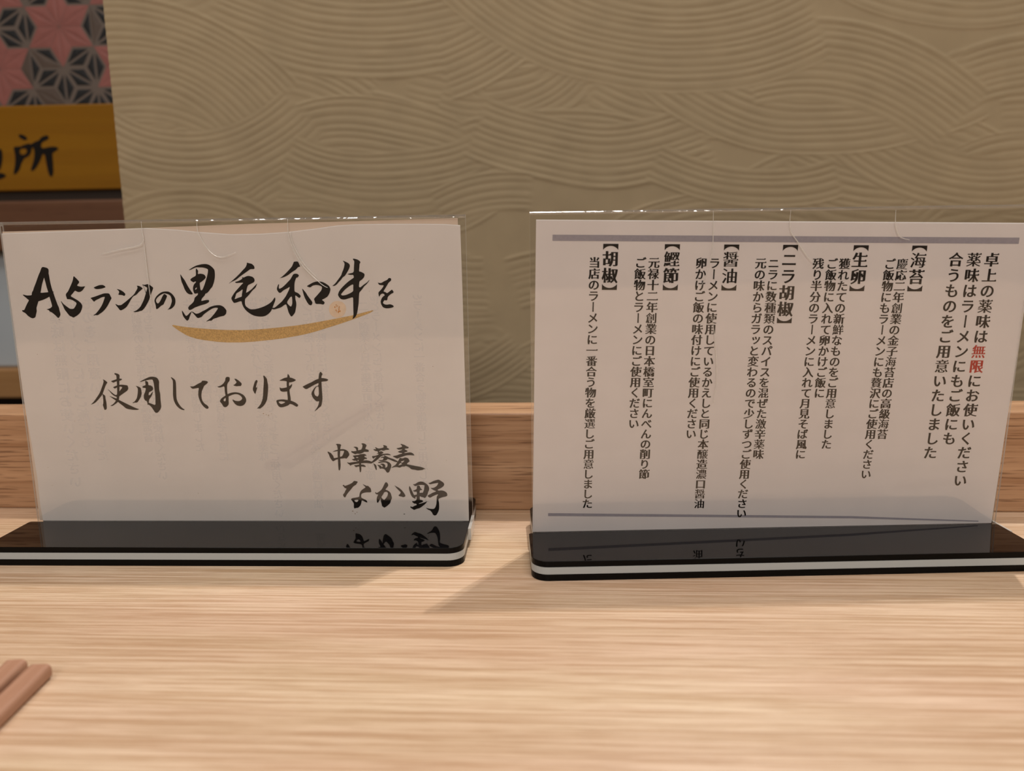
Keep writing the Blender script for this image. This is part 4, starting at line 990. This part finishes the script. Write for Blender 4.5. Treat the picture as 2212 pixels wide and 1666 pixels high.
for k in range(90):
    up = k % 2
    x, y = rng.uniform(150, 3000), rng.uniform(-60, 1000)
    R = rng.uniform(260, 620)
    w = rng.uniform(80, 150)
    c = 90 if up else 270
    s = rng.uniform(16, 32)
    o = rng.uniform(-14, 14)
    trowel(x, y - R if up else y + R, R - w, R, c + o - s, c + o + s, rng.uniform(14, 19), rng.uniform(0.22, 0.34))
for args in ((830, -800, 640, 960, 66, 114), (800, 760, 390, 560, 232, 302), (265, 520, 325, 530, 255, 320), (400, -20, 303, 440, 42, 128),
             (2000, -150, 470, 620, 55, 118), (400, 760, 296, 362, 236, 306), (850, -330, 420, 560, 38, 74), (1650, 900, 430, 520, 235, 290),
             (840, -150, 470, 604, 56, 114), (2300, 700, 330, 450, 225, 275), (2100, -520, 470, 575, 60, 118), (2270, 470, 290, 420, 225, 280), (1250, 905, 560, 690, 250, 292), (1330, -300, 545, 690, 66, 116),
             (1700, -130, 470, 560, 70, 118), (2200, -170, 470, 600, 80, 130), (1160, 820, 380, 470, 243, 275),
             (1830, -400, 560, 716, 60, 126), (1800, 600, 400, 575, 252, 312), (1500, -560, 520, 752, 62, 134)):
    trowel(*args)
hh += (n2 - 0.5) * 0.12
front_v = np.stack([gx, -hh, gz], -1).reshape(-1, 3) * MM
idx = np.arange(nx * nz).reshape(nz, nx)
q = np.stack([idx[:-1, :-1], idx[:-1, 1:], idx[1:, 1:], idx[1:, :-1]], -1).reshape(-1, 4)
me = bpy.data.meshes.new('wall_back')
bv, bf = box_vf(wx0 * MM, wx1 * MM, 0.0006, 0.045, -0.75, wz1 * MM)
bv2, bf2 = box_vf(wx0 * MM, wx1 * MM, 0.0, 0.0006, -0.75, wz0 * MM)
nv = len(front_v)
allv = np.concatenate([front_v, np.array(bv), np.array(bv2)])
allf = np.concatenate([q, np.array(bf) + nv, np.array(bf2) + nv + 8])
me.vertices.add(len(allv))
me.vertices.foreach_set('co', allv.astype(np.float32).ravel())
me.loops.add(len(allf) * 4)
me.loops.foreach_set('vertex_index', allf.astype(np.int32).ravel())
me.polygons.add(len(allf))
me.polygons.foreach_set('loop_start', np.arange(len(allf), dtype=np.int32) * 4)
me.polygons.foreach_set('use_smooth', [True] * len(q) + [False] * 12)
me.update(calc_edges=True)
me.validate()
me.materials.append(M['plaster'])
wb = bpy.data.objects.new('wall_back', me)
col.objects.link(wb)
wb.location = (0, 0.5, 0)
wb.rotation_euler = (0, math.radians(0.35), YAW)
structure(wb)

# ------------------------------------------------------------------ kitchen side seen past the partition
KY = 0.68


def far(o):
    o.location = (0, KY, 0)
    o.rotation_euler = (0, 0, YAW)
    return o


kc = thing('kitchen_counter', 'tan wood kitchen counter edge low in the gap at far left', 'counter', (0, KY, 0), YAW)
box('worktop', (-0.75, 0.5, 0.0, 0.40, 0.003, 0.031), M['tan'], kc, 0.002)
box('body', (-0.74, 0.49, 0.05, 0.39, -0.75, 0.0028), M['dark'], kc)['label'] = 'dark recessed counter body'
sp = tag(far(box('splash_panel', (-0.74, 0.3, 0.012, 0.05, 0.0312, 0.140), M['steel'], None, 0.002)), 'blue-grey splash panel standing on the tan kitchen counter at far left', 'panel')
sb = tag(far(box('shelf_board', (-0.74, 0.3, 0.0, 0.14, 0.1402, 0.1845), M['brown'], None, 0.002)), 'brown wooden shelf board under the yellow sign at upper left', 'shelf')
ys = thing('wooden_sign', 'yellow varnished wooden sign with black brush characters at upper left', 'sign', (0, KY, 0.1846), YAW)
box('shadow_gap_strip', (-0.74, 0.3, 0.004, 0.05, 0.0, 0.0082), M['dark'], ys)['label'] = 'dark strip standing in for the shaded gap under the sign'  # near-black colour imitates the shade between shelf board and sign
board = box('sign_board', (-0.74, 0.3, 0.0, 0.03, 0.0084, 0.0815), M['yellow'], ys, 0.0015)
V, F = [], []
for k, st in enumerate(SIGN):
    v, f = fill_2d(mincho([chaikin(pairs(c)) for c in st], 1.2, 0.9, False, 1.6), True)
    o = len(V)
    V += [(x * MM, -0.0003 - 0.00001 * k, z * MM - 0.1846) for x, z in v]
    F += [tuple(o + i for i in t) for t in f]
obj('brush_lettering', V, F, M['ink'], board)['label'] = 'black brush characters'

# hemp-leaf lattice screen: every edge of a triangular net carries two thin leaves
sc = thing('lattice_screen', 'pink and black hemp-leaf patterned screen above the yellow sign', 'screen', (0, KY, 0.2662), YAW)
box('backing_board', (-0.74, 0.3, 0.012, 0.03, 0.0, 0.17), M['lattice_light'], sc)
A0 = 34.0
org = (-394.1, 333.1 - 266.2)
b1, b2 = (0.0, A0), (A0 * math.cos(math.radians(-30)), A0 * math.sin(math.radians(-30)))


def node(i, j):
    return (org[0] + i * b1[0] + j * b2[0], org[1] + i * b1[1] + j * b2[1])


def is_star(i, j):
    return i % 2 == 0 and j % 2 == 0 and (i, j) not in ((-2, 0), (-2, 2), (-2, 4))


parts = {'pink': ([], []), 'taupe': ([], []), 'lattice_black': ([], [])}
rr_ = random.Random(2)
ZT = 168.0
for i in range(-16, 20):
    for j in range(-11, 22):
        p = node(i, j)
        if not (-720 < p[0] < 280 and -40 < p[1] < 210):
            continue
        for (di, dj), others in (((1, 0), ((1, 1), (0, -1))), ((0, 1), ((1, 1), (-1, 0))), ((1, 1), ((1, 0), (0, 1)))):
            a, b = node(i, j), node(i + di, j + dj)
            star = is_star(i, j) or is_star(i + di, j + dj)
            for k, (oi, oj) in enumerate(others):
                c0 = node(i + oi, j + oj)
                c = ((a[0] + b[0] + c0[0]) / 3, (a[1] + b[1] + c0[1]) / 3)
                if star:
                    key, s, dep = 'pink', 0.98, 11.0
                else:
                    dark_leaf = rr_.random() < 0.85
                    key, s, dep = ('lattice_black', 0.66, 10.9) if dark_leaf else ('taupe', 0.94, 11.0)
                g = ((a[0] + b[0] + c[0]) / 3, (a[1] + b[1] + c[1]) / 3)
                tri = [(g[0] + (q_[0] - g[0]) * s, g[1] + (q_[1] - g[1]) * s) for q_ in (a, b, c)]
                if max(t[1] for t in tri) < 1.5 or min(t[1] for t in tri) > ZT - 1:
                    continue
                tri = [(t[0], min(max(t[1], 0.4), ZT)) for t in tri]
                g = (sum(t[0] for t in tri) / 3, sum(t[1] for t in tri) / 3)
                V, F = parts[key]
                o = len(V)
                lift = dep + 0.55
                V += [(t[0] * MM, dep * MM + 0.0009, t[1] * MM) for t in tri] + [(g[0] * MM, lift * MM, g[1] * MM)]
                ar = (tri[1][0] - tri[0][0]) * (tri[2][1] - tri[0][1]) - (tri[2][0] - tri[0][0]) * (tri[1][1] - tri[0][1])
                for m_ in range(3):
                    e_ = (o + m_, o + (m_ + 1) % 3, o + 3)
                    F.append(e_ if ar > 0 else tuple(reversed(e_)))
for key, lab in (('pink', 'pink star leaves'), ('taupe', 'taupe leaves'), ('lattice_black', 'black leaves')):
    obj('lattice_leaves', parts[key][0], parts[key][1], M[key], sc)['label'] = lab

# ------------------------------------------------------------------ chopsticks at lower left
def chopstick(x, y, rz, label):
    root_ = thing('chopstick', label, 'chopstick', (x * MM, y * MM, 0), rz, 'pair of chopsticks at lower left')
    n = 14
    sec = rounded_rect(-3.7, 3.7, -2.6, 2.6, 1.7, 4)
    V, F = [], []
    m = len(sec)
    for k in range(n + 1):
        t = k / n
        s = 1.0 - 0.42 * t
        V += [(a * s * MM, -t * 0.225, (b * s + 2.6 * s) * MM) for a, b in sec]
    for k in range(n):
        for i in range(m):
            j = (i + 1) % m
            F.append((k * m + i, k * m + j, (k + 1) * m + j, (k + 1) * m + i))
    F.append(tuple(reversed(range(m))))
    F.append(tuple(n * m + i for i in range(m)))
    o = obj('stick', V, F, M['chop'], root_)
    bm = bmesh.new()
    bm.from_mesh(o.data)
    bmesh.ops.recalc_face_normals(bm, faces=bm.faces)
    bm.to_mesh(o.data)
    bm.free()
    return root_


chopstick(-156.6, 229.5, math.radians(2.5), 'brown wooden chopstick at lower left, the right one of the pair')
chopstick(-166.4, 232.5, math.radians(2.5), 'brown wooden chopstick at lower left, nearest the photo edge')

# ------------------------------------------------------------------ room shell
structure(box('floor', (-2.5, 2.5, -2.2, 2.6, -0.80, -0.75), M['floor']))
structure(box('ceiling', (-2.5, 2.5, -2.2, 2.6, 1.75, 1.80), M['wallpaint']))
structure(box('wall_left', (-2.55, -2.5, -2.2, 2.6, -0.75, 1.75), M['wallpaint']))
structure(box('wall_right', (2.5, 2.55, -2.2, 2.6, -0.75, 1.75), M['wallpaint']))
structure(box('wall_front', (-2.5, 2.5, -2.25, -2.2, -0.75, 1.75), M['wallpaint']))
structure(box('wall_far', (-2.5, 2.5, 2.6, 2.65, -0.75, 1.75), M['wallpaint']))
